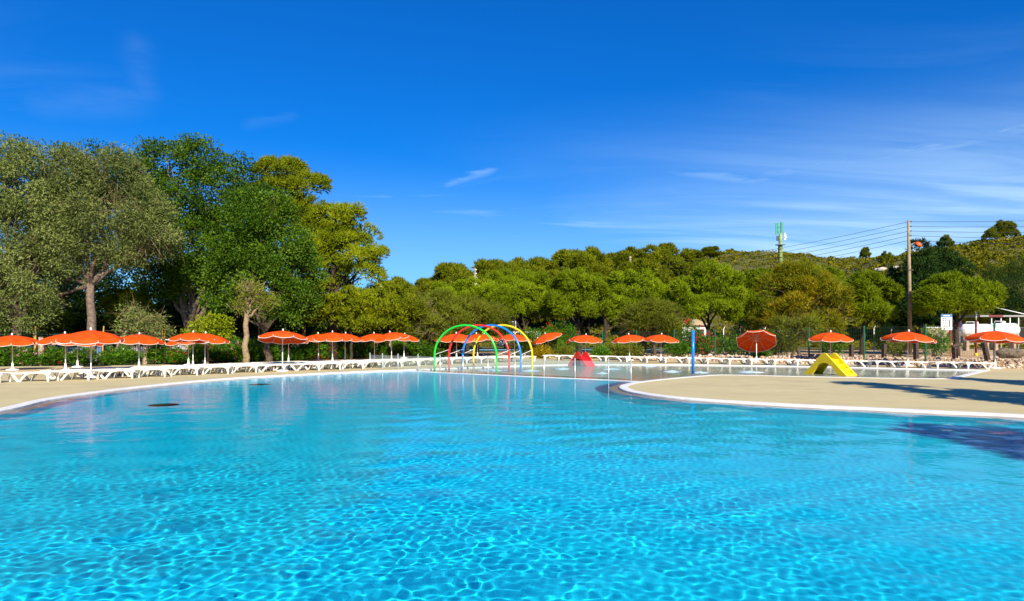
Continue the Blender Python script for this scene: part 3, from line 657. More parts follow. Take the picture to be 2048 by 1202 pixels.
# stone pines and tamarisks beyond the right-hand fence
sp_ = LM['stone_pine']
def stone_pine(lab, bpx, Y, blobs, seed, n=8500, rc=.55, size=.34, m=sp_, **k):
    return tree('stone_pine', lab, bpx, Y, blobs, seed, lambda b: needle_crown('crown', seed, b, n, 5, size, .07, m, .62, .3, sub=n // 85, rc=rc * 1.25, gap=2.4), M['bark_red'], .26, group='stone pines beyond the fence', fork=.45, **k)
stone_pine('wide flat-topped pine behind the green and red arches', 935, 70, [(900, 605, 62, 32), (955, 595, 58, 32), (850, 625, 45, 28), (935, 625, 70, 26)], 60, 11000)
stone_pine('rounded pine behind the yellow arch and the white van', 1045, 67, [(1045, 602, 56, 32), (1020, 625, 45, 26), (1075, 622, 36, 26)], 61)
stone_pine('flat dome-shaped pine further back behind the arches', 1030, 88, [(1000, 568, 52, 20), (1060, 568, 40, 20), (1030, 580, 60, 22)], 62, 8000, .7, .4)
stone_pine('rounded pine with dark trunk behind the red slide', 1158, 63, [(1155, 580, 48, 34), (1128, 608, 34, 30), (1185, 605, 34, 30), (1155, 622, 50, 24)], 63)
stone_pine('broad pine between the red slide and the blue spray post', 1268, 65, [(1265, 580, 52, 36), (1232, 610, 36, 34), (1300, 605, 38, 34), (1265, 628, 60, 26)], 64, 10000)
stone_pine('rounded pine behind the blue spray post', 1415, 62, [(1430, 565, 46, 34), (1385, 595, 42, 36), (1450, 600, 38, 34), (1410, 625, 62, 26)], 65, 10000)
stone_pine('dark green pine left of the orange-tinted tree', 1520, 66, [(1515, 575, 36, 30), (1548, 568, 30, 28), (1500, 605, 40, 34), (1535, 620, 45, 30)], 66)
stone_pine('bright green pine crown showing behind the orange-tinted tree', 1650, 68, [(1640, 565, 36, 26), (1670, 590, 30, 30)], 67, 5000)
stone_pine('rounded pine left of the tall utility pole', 1722, 61, [(1735, 578, 38, 28), (1758, 598, 32, 30), (1722, 612, 40, 30), (1740, 628, 42, 20)], 68, 8500)
stone_pine('umbrella-shaped pine behind the white information board', 1912, 57, [(1912, 578, 50, 22), (1875, 598, 34, 26), (1950, 596, 38, 28), (1912, 612, 66, 24)], 69, 10500)
to, tg = LM['orange'], LM['tam']
def tam(lab, bpx, Y, blobs, seed, m, n=5200, **k):
    return tree('tamarisk', lab, bpx, Y, blobs, seed, lambda b: needle_crown('crown', seed, b, n, 5, .5, .055, m, .35, 0, sub=n // 80, rc=.85, up=.9, gap=2.2), M['bark'], .14, group='tamarisks beyond the fence', **k)
tam('orange-tinted feathery tamarisk with leaning trunk beside the mast', 1585, 54, [(1605, 562, 48, 30), (1560, 592, 44, 34), (1648, 590, 46, 38), (1600, 618, 70, 36), (1550, 630, 40, 30), (1665, 628, 40, 34), (1610, 650, 60, 24)], 70, to, 12000, twigs=500)
tam('green-brown feathery tamarisk left of the green arch', 850, 57, [(860, 625, 50, 34), (820, 645, 46, 28), (900, 640, 48, 32), (870, 662, 66, 22)], 71, tg, 9000, twigs=900)
tam('feathery tamarisk behind the tops of the arches', 955, 59, [(950, 632, 50, 28), (985, 645, 34, 22), (930, 655, 44, 22)], 72, tg, 6500, twigs=500)
tam('brown-topped feathery tamarisk above the red flowers', 1310, 58, [(1305, 632, 42, 20), (1330, 645, 36, 22), (1280, 650, 36, 20)], 73, tg, 5000, twigs=700)
tam('multi-stemmed tamarisk bush behind the fully tilted parasol', 1600, 50, [(1598, 660, 32, 26), (1570, 668, 26, 20)], 74, tg, 800, twigs=200)
dk = LM['dark']
for i, (bpx, Y, bl, lab) in enumerate(((1842, 80, [(1840, 503, 12, 20), (1842, 535, 26, 26), (1845, 575, 38, 32), (1840, 615, 46, 34)], 'dark pointed conifer right behind the utility pole'),
        (1892, 82, [(1888, 510, 18, 22), (1900, 540, 36, 28), (1890, 580, 46, 36), (1895, 620, 50, 34)], 'dark broad conifer between the utility pole and the hill'),
        (1800, 84, [(1802, 560, 26, 22), (1806, 590, 36, 32), (1800, 625, 40, 34)], 'low dark conifer left of the utility pole'))):
    tree('dark_conifer', lab, bpx, Y, bl, 80 + i, lambda b, i=i: needle_crown('crown', 80 + i, b, 6000, 5, .5, .10, dk, .45, 0, rc=.7, up=.2), M['bark_red'], .3, group='dark conifers at the foot of the hill')
# woods and single trees on the hill, four crowns shared
hill_c = []
for s_ in range(4):
    rg = random.Random(s_ + 5)
    bl = [(0, 0, 5.6, 2.3, 2.3, 1.5), (rg.uniform(-1.8, -1), rg.uniform(-1, 1), 4.6, 1.9, 1.9, 1.3), (rg.uniform(1, 1.8), rg.uniform(-1, 1), 4.4, 1.9, 1.9, 1.3), (rg.uniform(-.6, .6), -1.2, 3.6, 2.2, 1.8, 1.2), (0, 1.2, 3.6, 2.0, 1.8, 1.2), (rg.uniform(-1, 1), 0, 6.6, 1.2, 1.2, 1.0)]
    cm = needle_crown('crown', 90 + s_, bl, 5200, 5, .55, .13, LM['hill'], .55, .3, sub=62, rc=.85, gap=2.6)
    rn = random.Random(s_); tm = trunk_mesh(s_, .2, [(wiggle(rn, (0, 0, -.6), (0, 0, 3.0), 4, .02), .24, .16)] + [(wiggle(rn, (0, 0, 2.8), Vector(b[:3]), 4, .06), .12, .03) for b in bl]).mesh('trunk', True); tm.materials.append(M['bark_red'])
    hill_c.append((cm, tm))
hp = [(1420, 508, 150), (1385, 500, 140), (1345, 489, 128), (1305, 489, 124), (1265, 497, 122), (1228, 505, 124), (1185, 491, 112), (1150, 503, 116), (1108, 522, 118), (1078, 518, 112), (1040, 510, 106), (1003, 522, 110), (955, 516, 100), (912, 530, 104), (880, 545, 106), (795, 552, 98), (772, 575, 104), (852, 560, 112),
      (930, 545, 94), (975, 545, 96), (1090, 545, 98), (1130, 540, 98), (1175, 525, 98), (1215, 535, 100), (1255, 525, 104), (1300, 522, 104), (1340, 518, 106), (1380, 528, 110), (1420, 535, 112), (1460, 545, 115), (1320, 545, 92), (1360, 552, 92), (1210, 560, 90), (870, 585, 92), (900, 562, 96), (1500, 552, 112), (1105, 570, 92), (1060, 552, 98), (840, 612, 88), (1480, 585, 88)]
hp = sorted(hp)
rh = random.Random(3)
for i, (px, py, Y) in enumerate(hp):
    p = W(px, py, Y); z = terr_z(p.x, p.y); H = max(p.z - z, 3.5); s_ = H / 7.9; cm, tm = hill_c[i % 4]
    t = thing('hill_pine', 'green pine in the wood on the hill, %s from the left' % ORD[i] if i < 39 else 'green pine in the wood on the hill, rightmost one', 'tree', (p.x, p.y, z), rh.uniform(0, 6.28), 'pines in the wood on the hill')
    w_ = min(max(s_, .75), 1.35); t.scale = (w_ * rh.uniform(.95, 1.25), w_ * rh.uniform(.95, 1.25), s_)
    obj('crown', cm, None, t); obj('trunk', tm, None, t)
for i, (px, py, Y, H, lab) in enumerate(((2010, 452, 118, 5.0, 'largest lone pine on the ridge at far right'), (1982, 468, 116, 3.0, 'smaller pine beside the largest ridge pine'), (1890, 466, 118, 2.8, 'lone dark pine on the right-hand ridge with open branches'), (1730, 508, 150, 3.0, 'small pine in the saddle between the two hills'),
        (1462, 493, 176, 1.6, 'tiny bush on the ridge left of the mast'), (1772, 500, 119, 2.4, 'rounded bush above the pale rocks on the ridge'), (1620, 505, 175, 2.0, 'dark bush on the ridge right of the mast'))):
    p = W(px, py, Y); z = terr_z(p.x, p.y); H = max(H, p.z - z); cm, tm = hill_c[i % 4]
    t = thing('ridge_tree', lab, 'tree', (p.x, p.y, z), i * 1.1); t.scale = (H / 8.2, H / 8.2, H / 7.0); t.location.z -= H * .28; obj('crown', cm, None, t); obj('trunk', tm, None, t)

# scrub covering the hillsides
def scrub():
    rg = np.random.default_rng(77); n = 34000
    X = np.concatenate([rg.uniform(-45, 120, n), rg.uniform(35, 150, n // 2)]); Y = np.concatenate([rg.uniform(80, 182, n), rg.uniform(76, 122, n // 2)])
    k = (np.abs(X) < .95 * Y + 12) & (X > -.3 * Y); X, Y = X[k], Y[k]; n = len(X)
    den = rough_z(X * 1.7, Y * 1.7, 1.0) + rg.normal(0, .9, n); X, Y = X[den > -1.7], Y[den > -1.7]; n = len(X)
    Z = hill_z(X[None], Y[None])[0]; s = rg.uniform(.25, .62, n) * np.where(rg.random(n) > .95, 1.8, 1)
    per = 9; k = np.repeat(np.arange(n), per); d = unit(rg.normal(size=(n * per, 3))); d[:, 2] = np.abs(d[:, 2]) * .8
    pos = np.stack([X, Y, Z], 1)[k] + d * s[k][:, None] * .8; ax = unit(d + rg.normal(size=d.shape) * .4)
    rr = rg.random(n); sz = s[k] * .62
    nn = len(k); sd = unit(np.cross(ax, rg.normal(size=(nn, 3)))); L_ = sz[:, None]; wd = L_ * .42
    v = np.stack([pos - ax * L_ * .4, pos + sd * wd, pos + ax * L_ * .6, pos - sd * wd], 1).reshape(-1, 3)
    me = np_mesh('hill_scrub', v, np.arange(nn * 4).reshape(-1, 4), 4, rnd=np.clip(.7 * rr[k] + .3 * rg.random(nn), 0, 1)); me.materials.append(LM['scrub'])
    o = obj('hill_scrub', me); o['label'] = 'low green and brown scrub covering the hillsides'; o['category'] = 'scrub'; kind(o, 'stuff')
scrub()

# flowering hedge shrubs: three leaf bodies shared
shrub_m = []
for s_ in range(3):
    bl = [(0, 0, .75, .75, .6, .7), (.45, .1, .55, .55, .5, .55), (-.45, -.05, .6, .55, .5, .6), (.1, 0, 1.2, .45, .4, .45)]
    cm = leaf_crown('foliage', 120 + s_, bl, 190, 20, .22, .17, .32, LM['olean'], .4, up=.45)
    rn = random.Random(s_); sm = trunk_mesh(0, .03, [(wiggle(rn, (rn.uniform(-.1, .1), 0, -.15), (rn.uniform(-.7, .7), rn.uniform(-.4, .4), rn.uniform(.9, 1.5)), 4, .05), .025, .008) for _ in range(7)]).mesh('stems', True); sm.materials.append(M['bark'])
    fl_ = {}
    for c_ in ('red', 'pink', 'whitef'):
        rg = np.random.default_rng(130 + s_); c, v = sub_clumps(rg, bl, 16, .95); k = np.repeat(np.arange(16), 14); d = unit(rg.normal(size=(len(k), 3)))
        fl_[c_] = diamonds('flowers', rg, c[k] * 1.05 + d * .09, unit(d + v[k]), .075, .9, rg.random(len(k)), LM[c_])
    shrub_m.append((cm, sm, fl_))
hedge = [(8, 732, 1.0, None), (52, 731, 1.0, 'pink'), (112, 730, 1.05, 'red'), (165, 730, 1.0, 'whitef'), (222, 729, 1.0, None), (252, 729, .9, None), (318, 727, 1.05, 'pink'), (352, 727, 1.0, 'red'), (395, 726, .95, None), (440, 724, 1.1, 'red'), (470, 723, 1.15, 'pink'), (512, 722, 1.1, None), (552, 721, 1.0, None), (585, 720, 1.0, None), (618, 718.5, 1.1, 'red'), (645, 718, 1.1, 'red'), (680, 717, 1.0, None), (705, 716.5, 1.1, 'pink'), (735, 716, 1.0, 'red'), (765, 715.5, 1.05, None), (800, 715, 1.1, None), (835, 714.5, 1.1, None), (862, 714, 1.1, None), (888, 713.5, 1.0, None)]
for i, (px, py, s_, fc) in enumerate(hedge):
    p = G(px, py); cm, sm, fs_ = shrub_m[i % 3]
    fw = {None: 'leafy green', 'red': 'red-flowered', 'pink': 'pink-flowered', 'whitef': 'white-flowered'}[fc]
    t = thing('hedge_shrub', '%s hedge shrub along the left fence, %s from the left' % (fw, ORD[i]), 'shrub', (p.x, p.y, 0), i * 2.1, 'hedge shrubs along the left fence'); hz_ = random.Random(i * 7).uniform(.60, .90); t.scale = (s_ * .98, s_ * .98, s_ * hz_)
    obj('foliage', cm, None, t); obj('stems', sm, None, t)
    if fc: kind(obj('flowers', fs_[fc], None, t), 'stuff')
bushes = [(1078, 690, 57, 44, 1, 'olean', None, 'large bright green bush between the yellow arch and the tilted parasol'), (1085, 706, 53, 16, .7, 'yellow', None, 'yellow-leaved bush under the sideways tilted parasol'), (1120, 668, 62, 34, 1, 'olean', 'red', 'red-flowered bush right of the large bright green bush'),
          (1130, 705, 56, 14, 1, 'tam', None, 'thin pale bush left of the red slide'), (1228, 700, 54, 20, 1, 'tam', None, 'dry green bush behind the parasol right of the red slide'), (1200, 706, 53, 14, .9, 'olean', None, 'low bush right of the red slide by the fence post'), (1262, 702, 53, 20, 1, 'tam', None, 'scrubby bush under the left of the paired parasols'),
          (1355, 700, 52, 22, 1, 'olean', None, 'leafy bush left of the blue spray post'), (1285, 660, 60, 28, 1, 'olean', 'red', 'bush with few red flowers above the paired parasols'), (1372, 672, 58, 36, 1, 'olean', 'red', 'big red-flowered bush behind the blue spray post'), (1410, 690, 56, 26, 1, 'olean', 'red', 'red-flowered bush just right of the blue spray post'),
          (1462, 692, 53, 30, 1, 'olean', None, 'tall thin bush left of the fully tilted parasol'), (1495, 662, 58, 34, 1, 'olean', 'red', 'red-flowered bush above the fully tilted parasol'), (1548, 690, 51, 26, 1, 'tam', None, 'dry bush right of the fully tilted parasol'), (1520, 708, 48, 14, 1, 'olean', None, 'low bush under the fully tilted parasol'),
          (1666, 668, 60, 22, 1, 'olean', None, 'dark bush behind the parasol at the yellow slide'), (1775, 664, 62, 24, 1, 'olean', None, 'dark green bush left of the utility pole foot'), (1868, 672, 55, 26, 1, 'olean', None, 'round dark green bush below the information board'), (1790, 690, 57, 18, 1, 'tam', None, 'small dry bush behind the parasol right of the yellow slide'),
          (2000, 585, 88, 34, 1, 'dark', None, 'dark scrub clump on the slope above the grey canopy'), (2046, 575, 86, 40, 1, 'dark', None, 'dark tall scrub at the right edge above the canopy'), (1985, 548, 96, 26, 1, 'wood', None, 'olive scrub clump higher on the right-hand slope'), (2040, 530, 98, 28, 1, 'wood', None, 'olive scrub at the right edge high on the slope'), (1950, 612, 78, 30, 1, 'tam', None, 'sunlit dry bush left above the grey canopy'),
          (1050, 680, 62, 30, 1, 'tam', None, 'pale bush behind the white van'), (900, 690, 58, 28, 1, 'tam', None, 'straggly bush behind the parasols at the green arch'), (860, 684, 59, 34, 1, 'tam', None, 'straggly bush left of the green arch')]
for i, (px, py, Y, rpx, asp, mt, fc, lab) in enumerate(bushes):
    s_ = Y / F; r_ = rpx * s_; c = W(px, py, Y); zb = terr_z(c.x, c.y); top = c.z + r_ * .8; H = max(top - zb, .5)
    t = thing('flowering_bush' if fc else 'garden_bush', lab, 'bush', (c.x, c.y, zb))
    bl = [(0, 0, H * .62, r_, r_ * .8, H * .38), (-r_ * .5, 0, H * .4, r_ * .7, r_ * .6, H * .36), (r_ * .5, 0, H * .38, r_ * .7, r_ * .6, H * .34)]
    n = int(90 + 60 * r_ * H)
    obj('foliage', leaf_crown('foliage', 150 + i, bl, n, 16, .26, .15, .4, LM[mt], .3, up=.3), None, t)
    rn = random.Random(i); trunk_mesh(0, 0, [(wiggle(rn, (rn.uniform(-.2, .2), 0, -.1), (rn.uniform(-.8, .8) * r_, rn.uniform(-.4, .4) * r_, H * rn.uniform(.6, .95)), 4, .06), .04, .01) for _ in range(7)], 5).build('stems', M['bark'], t, True)
    if fc:
        rg = np.random.default_rng(170 + i); c_, v = sub_clumps(rg, bl, 40, .95); k = np.repeat(np.arange(40), 12); d = unit(rg.normal(size=(len(k), 3)))
        kind(obj('flowers', diamonds('flowers', rg, c_[k] * 1.04 + d * .10, unit(d + v[k]), .10, .9, rg.random(len(k)), LM[fc]), None, t), 'stuff')

# ------------------------------------------------------------------ fences
# left: dark green bar fence with green posts
LF = [Vector(G(x, y)[:2]) for x, y in ((-60, 731.5), (75, 729), (207, 727), (326, 725), (430, 722), (524, 719), (609, 716.5), (690, 714.5), (755, 713.5), (819, 712.5), (880, 711.5))]
fz = 0.02
lf = thing('bar_fence', 'dark green bar fence behind the hedge on the left', 'fence', (0, 0, fz))
pm_ = MB().tube([(0, 0, -.1), (0, 0, 2.05)], .07, 8).lathe([(.075, 2.05), (.075, 2.09), (.02, 2.1)], 8).mesh('post')
for p in LF: o = obj('post', pm_, M['green_paint'], lf); o.location = (p.x, p.y, 0)
for a, b in zip(LF, LF[1:]):
    mb = MB(); d = b - a; n = int(d.length / .13)
    for z in (.18, 1.0, 1.86): mb.beam((a.x, a.y, z), (b.x, b.y, z), .03, .04)
    for i in range(1, n): q = a + d * (i / n); mb.box((q.x, q.y, 1.0), (.022, .022, 1.95))
    mb.build('bar_panel', M['dark_green'], lf)
for i, (x, dy) in enumerate(((70, 0), (206, 0), (328, 0), (427, 0), (519, 0), (609, 0), (684, 0), (755, 0), (816, 0), (822, 0), (876, 0))):
    yb = float(np.interp(x, [75, 207, 326, 430, 524, 609, 690, 755, 819, 880], [729, 727, 725, 722, 719, 716.5, 714.5, 713.5, 712.5, 711.5])) + .6; p = G(x, yb); k = F / p.y
    H = (yb - 652) / k; rn = random.Random(i)
    t = thing('wooden_stake', 'yellow-brown wooden stake standing against the left fence, %s from the left' % ORD[i], 'stake', (p.x, p.y, 0), 0, 'wooden stakes at the left fence')
    MB().tube([(0, 0, -.1), (rn.uniform(-.04, .04), 0, H * .6), (rn.uniform(-.08, .08), 0, H)], [.05, .045, .035], 6).build('stake', M['stake'], t)
    if i in (0, 2, 5): MB().tube([(-.05, .05, 0), (-.06, .05, H * .6), (-.16, .05, H * .96)], [.04, .035, .02], 6).build('second_stick', M['stake'], t)
for i, (x, y) in enumerate(((82, 729.5), (291, 726.5), (376, 725), (534, 719.5), (601, 717.5), (722, 715), (778, 714))):
    p = G(x, y + .8); mb = MB(); rn = random.Random(i + 3); prof = [(.17, -.05), (.19, .2)] + [(.165 + rn.uniform(-.025, .02), .3 + .2 * k) for k in range(7)] + [(.13, 1.72)]
    t = thing('stone_post', 'mottled pale stone post in the hedge, %s from the left' % ORD[i], 'post', (p.x, p.y, 0), i, 'stone posts in the hedge'); mb.lathe(prof, 9).build('shaft', M['stone'], t)
# right: welded mesh fence
RF = [(905, 713), (990, 711.5), (1078, 711.5), (1139, 712.5), (1205, 713.5), (1273, 714), (1348, 715), (1430, 716), (1520, 717.5), (1618, 718.5), (1728, 719.5), (1851, 720.5), (1989, 722), (2150, 724)]
RFtop = [(905, 668), (1139, 665), (1430, 659), (1618, 656), (1728, 653), (1851, 650), (1989, 648), (2150, 646)]
rf = thing('mesh_fence', 'green welded wire mesh fence behind the right-hand loungers', 'fence')
RP = []
for x, y in RF:
    z = .30 * float(sstep(1000, 1500, np.array(x))); yt = float(np.interp(x, *zip(*RFtop)))
    Y = F * 2.15 / (y - yt); p = W(x, y, Y); p.z = min(max(p.z, -.1), .6); RP.append((p, 2.15))
for p, h in RP:
    o = MB().tube([(0, 0, -.6), (0, 0, h)], .06, 8).lathe([(.066, h), (.066, h + .04), (.02, h + .05)], 8).build('post', M['green_paint'], rf); o.location = p
for (a, h), (b, h2) in zip(RP, RP[1:]):
    mb = MB(); d = b - a; n = int(Vector((d.x, d.y)).length / .11)
    for i in range(1, n):
        q = a + d * (i / n); mb.tube([(q.x, q.y, q.z + .02), (q.x, q.y, q.z + h - .05)], .0045, 3, False)
    for j in range(9): z = .05 + j * (h - .12) / 8; mb.tube([(a.x, a.y, a.z + z), (b.x, b.y, b.z + z)], .006, 3, False)
    mb.build('mesh_panel', M['wire'], rf)
# gravel bank
def stones():
    rg = np.random.default_rng(8); ico = [(0, 0, 1), (.9, 0, .4), (.28, .85, .45), (-.72, .53, .45), (-.72, -.53, .45), (.28, -.85, .45), (.72, .53, -.45), (-.28, .85, -.45), (-.9, 0, -.45), (-.28, -.85, -.45), (.72, -.53, -.45), (0, 0, -1)]
    fcs = [(0, 1, 2), (0, 2, 3), (0, 3, 4), (0, 4, 5), (0, 5, 1), (1, 6, 2), (2, 7, 3), (3, 8, 4), (4, 9, 5), (5, 10, 1), (6, 7, 2), (7, 8, 3), (8, 9, 4), (9, 10, 5), (10, 6, 1), (11, 7, 6), (11, 8, 7), (11, 9, 8), (11, 10, 9), (11, 6, 10)]
    ico = np.array(ico); V = []; Fc = []; o = 0; R = []
    for i in range(3000):
        px = rg.uniform(1040, 2120); t = rg.random() ** 1.3
        e = float(np.interp(px, [1040, 1100, 1250, 1400, 1560, 1700, 1850, 1990, 2120], [714, 714.2, 717, 722, 726.5, 729, 732, 735.5, 738]))
        p = G(px, e - .3 - 7 * t); s = rg.uniform(.04, .13) * (1.7 if rg.random() > .93 else 1); z = terr_z_fast(p.x, p.y)
        v = ico * s * rg.uniform(.6, 1.25, 3) * (1 + rg.normal(0, .12, (12, 1))); a = rg.uniform(0, 6.28); c_, s_ = math.cos(a), math.sin(a)
        v = v @ np.array([[c_, s_, 0], [-s_, c_, 0], [0, 0, .8]]) + np.array([p.x, p.y, z + s * .2]); V.append(v); Fc.append(np.array(fcs) + o); o += 12; R += [rg.random()] * 20
    me = np_mesh('gravel', np.concatenate(V), np.concatenate(Fc), 3, rnd=R); m = leaf_mat('gravel_stone', [(.30, .20, .13), (.48, .34, .22), (.60, .46, .33), (.66, .57, .47)], 0, .9); me.materials.append(m)
    o = obj('gravel', me); o['label'] = 'loose pale stones on the bank behind the right-hand loungers'; o['category'] = 'gravel'; kind(o, 'stuff')
_gx, _gy = np.arange(-5, 60, .5), np.arange(30, 60, .5); _gz = ground_z(*np.meshgrid(_gx, _gy))
def terr_z_fast(x, y): return float(_gz[min(max(int((y - 30) * 2 + .5), 0), len(_gy) - 1), min(max(int((x + 5) * 2 + .5), 0), len(_gx) - 1)])
stones()

# ------------------------------------------------------------------ sun loungers
def lounger_proto():
    t = thing('sun_lounger', 'x', 'sun lounger')
    HW = .33
    prof = lambda x: .335 + .022 * math.sin((x + .2) * 3.0) + (.05 * max(0, -x - .25) if x < -.25 else 0)
    mb = MB()
    for i in range(11):
        x = -.16 + i * .090
        mb.box((x, 0, prof(x)), (.074, 2 * HW - .06, .022))
    mb.build('seat_slats', M['white'], t)
    mb = MB()
    for i in range(8):
        x = -.88 + i * .088
        mb.box((x, 0, prof(x) + .006), (.077, 2 * HW - .10, .022))
    for s in (-1, 1):
        mb.tube([(-.91, s * (HW - .07), prof(-.91) + .006), (-.6, s * (HW - .07), prof(-.6)), (-.2, s * (HW - .07), prof(-.2))], .022, 6)
    mb.build('backrest', M['white'], t)
    for s in (-1, 1):
        up = [(x, prof(x) + .03) for x in np.linspace(-.66, .82, 12)]; dn = [(x, prof(x) - .03) for x in np.linspace(.82, -.66, 12)]
        MB().prism(up + dn, s * HW - .025, s * HW + .025).build('side_rail', M['white'], t)
    vleg = [(-.74, .34), (-.62, .34), (-.50, .18), (-.415, .05), (-.385, .05), (-.28, .18), (-.17, .30), (-.02, .34), (.02, .31), (-.10, .26), (-.21, .14), (-.32, 0), (-.47, 0), (-.60, .16)]
    fleg = [(.54, .31), (.64, .27), (.685, .0), (.745, .0), (.745, .2), (.80, .33), (.54, .33)]
    for s in (-1, 1):
        MB().prism(vleg, s * HW - .032, s * HW + .032).build('leg', M['white'], t)
        MB().prism(fleg, s * HW - .03, s * HW + .03).build('leg', M['white'], t)
    return t
lp = lounger_proto(); used = [0]
def lounger(p, rz, label, group):
    if not used[0]:
        used[0] = 1; o = lp; o.location = p; o.rotation_euler = (0, 0, rz); o['label'] = label; o['group'] = group
    else: o = dup(lp, p, rz, label, group)
    return o
rl = random.Random(4)
front = [(66, 763.5), (149, 760.5), (235, 757.5), (303, 754.5), (369, 751), (430, 748.5), (485, 746), (543, 744), (613, 741.5), (658, 740), (703, 738), (745, 736), (783, 734), (818, 732.5), (852, 730.8), (884, 729.2), (914, 728), (944, 727), (972, 726), (1000, 725), (1026, 724.2), (1052, 723.5)]
fpts = [G(x, y) for x, y in front]
al = math.radians(7)
for i, p in enumerate(fpts):
    c = p - Vector((.15 * math.cos(al), .15 * math.sin(al), 0)) + Vector((0, HWO := .33, 0))
    lounger((c.x, c.y, 0), al + rl.uniform(-.10, .10), 'white plastic sun lounger in the front row left of the pool, %s from the left' % ORD[i], 'front row of loungers')
lounger((fpts[0].x - 1.55, fpts[0].y - .45, 0), al, 'white plastic sun lounger cut by the left edge in the front row', 'front row of loungers')
for row, (sx, sy, n0, n1, nm) in enumerate(((.1, 1.65, 0, 20, 'second'), (.15, 3.3, 0, 12, 'third'))):
    for i in range(n0, n1):
        f0 = fpts[i]
        p = f0 + Vector((sx - .1, sy * (1 if i < 8 else .85), 0))
        if p.x * F / p.y + CX < -60: continue
        lounger((p.x + rl.uniform(-.08, .08), p.y + .33 + rl.uniform(-.05, .05), 0), al + rl.uniform(-.06, .06), 'white plastic sun lounger in the %s row left of the pool, %s from the left' % (nm, ORD[i - n0]), nm + ' row of loungers')
right = [(1112, 720.8), (1140, 721.3), (1196, 722.5), (1235, 723.4), (1278, 724.5), (1318, 725.4), (1356, 726.2), (1402, 727.2), (1440, 728.2), (1485, 729.3), (1530, 730.3), (1577, 731.3), (1622, 732.1), (1670, 733), (1720, 734), (1781, 735.3), (1842, 736.6), (1905, 737.9), (1964, 739)]
for i, (x, y) in enumerate(right):
    p = G(x, y); lounger((p.x - .1, p.y + .33, 0), math.pi + math.radians(2) + rl.uniform(-.05, .05), 'white plastic sun lounger beside the paddling pool, %s from the left' % ORD[i], 'loungers beside the paddling pool')

# ------------------------------------------------------------------ parasols
R_, NS = 1.27, 8
def parasol_parts():
    prof = [(0.0, .0), (.22, -.03), (.5, -.085), (.8, -.165), (1.05, -.27), (R_, -.385)]
    a0, a1 = -math.pi / NS, math.pi / NS; mb = MB(); ns = 6; rows = []
    for r, z in prof:
        row = []
        for j in range(ns + 1):
            u = j / ns; a = a0 + (a1 - a0) * u; ch = math.cos(a1) / math.cos(a)      # straight chord between the ribs
            sag = -.05 * math.sin(math.pi * u) * (r / R_) ** 1.0 * (1 - .6 * (r / R_) ** 4)
            row.append((r * (ch * .9 + .1) * math.cos(a), r * (ch * .9 + .1) * math.sin(a), z + sag))
        rows.append(row)
    val = []
    for j in range(ns + 1):
        u = j / ns; x, y, z = rows[-1][j]; q = .085 + .05 * (math.sin(math.pi * u) ** .3 if 0 < u < 1 else 0) - .05 * math.sin(math.pi * u) + .05 * math.sin(math.pi * u) ** 2
        val.append((x * 1.015, y * 1.015, z - q))
    rows.append(val)
    for row in rows: mb.v += row
    w = ns + 1
    for i in range(len(rows) - 1):
        for j in range(ns): mb.f.append((i * w + j, (i + 1) * w + j, (i + 1) * w + j + 1, i * w + j + 1))
    panel = mb.mesh('panel', True); panel.materials.append(M['orange'])
    pip = MB()
    for k in range(NS):
        ca, sa = math.cos(2 * math.pi * k / NS), math.sin(2 * math.pi * k / NS)
        pts = [(x * ca - y * sa, x * sa + y * ca, z) for x, y, z in val]; x, y, z = rows[-2][0]; e = (x * ca - y * sa, x * sa + y * ca, z)
        pip.tube([e] + pts, .0125, 4)
    pipm = pip.mesh('piping'); pipm.materials.append(M['piping'])
    rib = MB().tube([(.03, 0, -.05), (.5, 0, -.105), (.9, 0, -.24), (R_ * .99, 0, -.40)], .011, 5).tube([(.03, 0, -.45), (.55, 0, -.13)], .009, 5).mesh('rib'); rib.materials.append(M['rib'])
    fin = MB().lathe([(.035, -.02), (.04, .02), (.05, .05), (.03, .10), (.005, .12)], 10).mesh('finial', True); fin.materials.append(M['pole_white'])
    return panel, pipm, rib, fin
panel, pipm, ribm, finm = parasol_parts()
basem = MB().lathe([(.30, 0), (.31, .03), (.27, .07), (.10, .10), (.06, .14), (.045, .38), (.03, .40)], 18).mesh('base', True); basem.materials.append(M['pole_white'])
pole_cache = {}
def parasol(px, py, H, label, group, tilt=0.0, tdir=0.0, s=1.0, rot=0.0, base=True):
    """H: height of the top; tilt towards world direction tdir (degrees, 0 = +x)"""
    p = G(px, py); t = thing('parasol', label, 'parasol', (p.x, p.y, 0), 0, group)
    zt = H - .06; piv = H - .75
    if base: obj('base', basem, None, t)
    q = Matrix.Rotation(math.radians(tilt), 3, Vector((-math.sin(math.radians(tdir)), math.cos(math.radians(tdir)), 0)))
    up = q @ Vector((0, 0, 1)); top = Vector((0, 0, piv)) + up * (zt - piv)
    MB().tube([(0, 0, .05), (0, 0, piv)], .027, 8).build('pole', M['pole_white'], t, True)
    MB().tube([(0, 0, piv - .03), top], .02, 8).build('upper_pole', M['pole_white'], t, True)
    c = obj('canopy', pipm, None, t); c.location = top; qq = q @ Matrix.Rotation(rot, 3, 'Z'); c.rotation_euler = qq.to_euler(); c.scale = (s, s, s)
    for k in range(NS):
        o = obj('panel', panel, None, c); o.rotation_euler = (0, 0, 2 * math.pi * k / NS)
        r = obj('rib', ribm, None, c); r.rotation_euler = (0, 0, 2 * math.pi * (k + .5) / NS)
    obj('finial', finm, None, c)
    return t
gl_, gr_ = 'orange parasols among the left-hand loungers', 'orange parasols beside the paddling pool'
H0 = 2.03
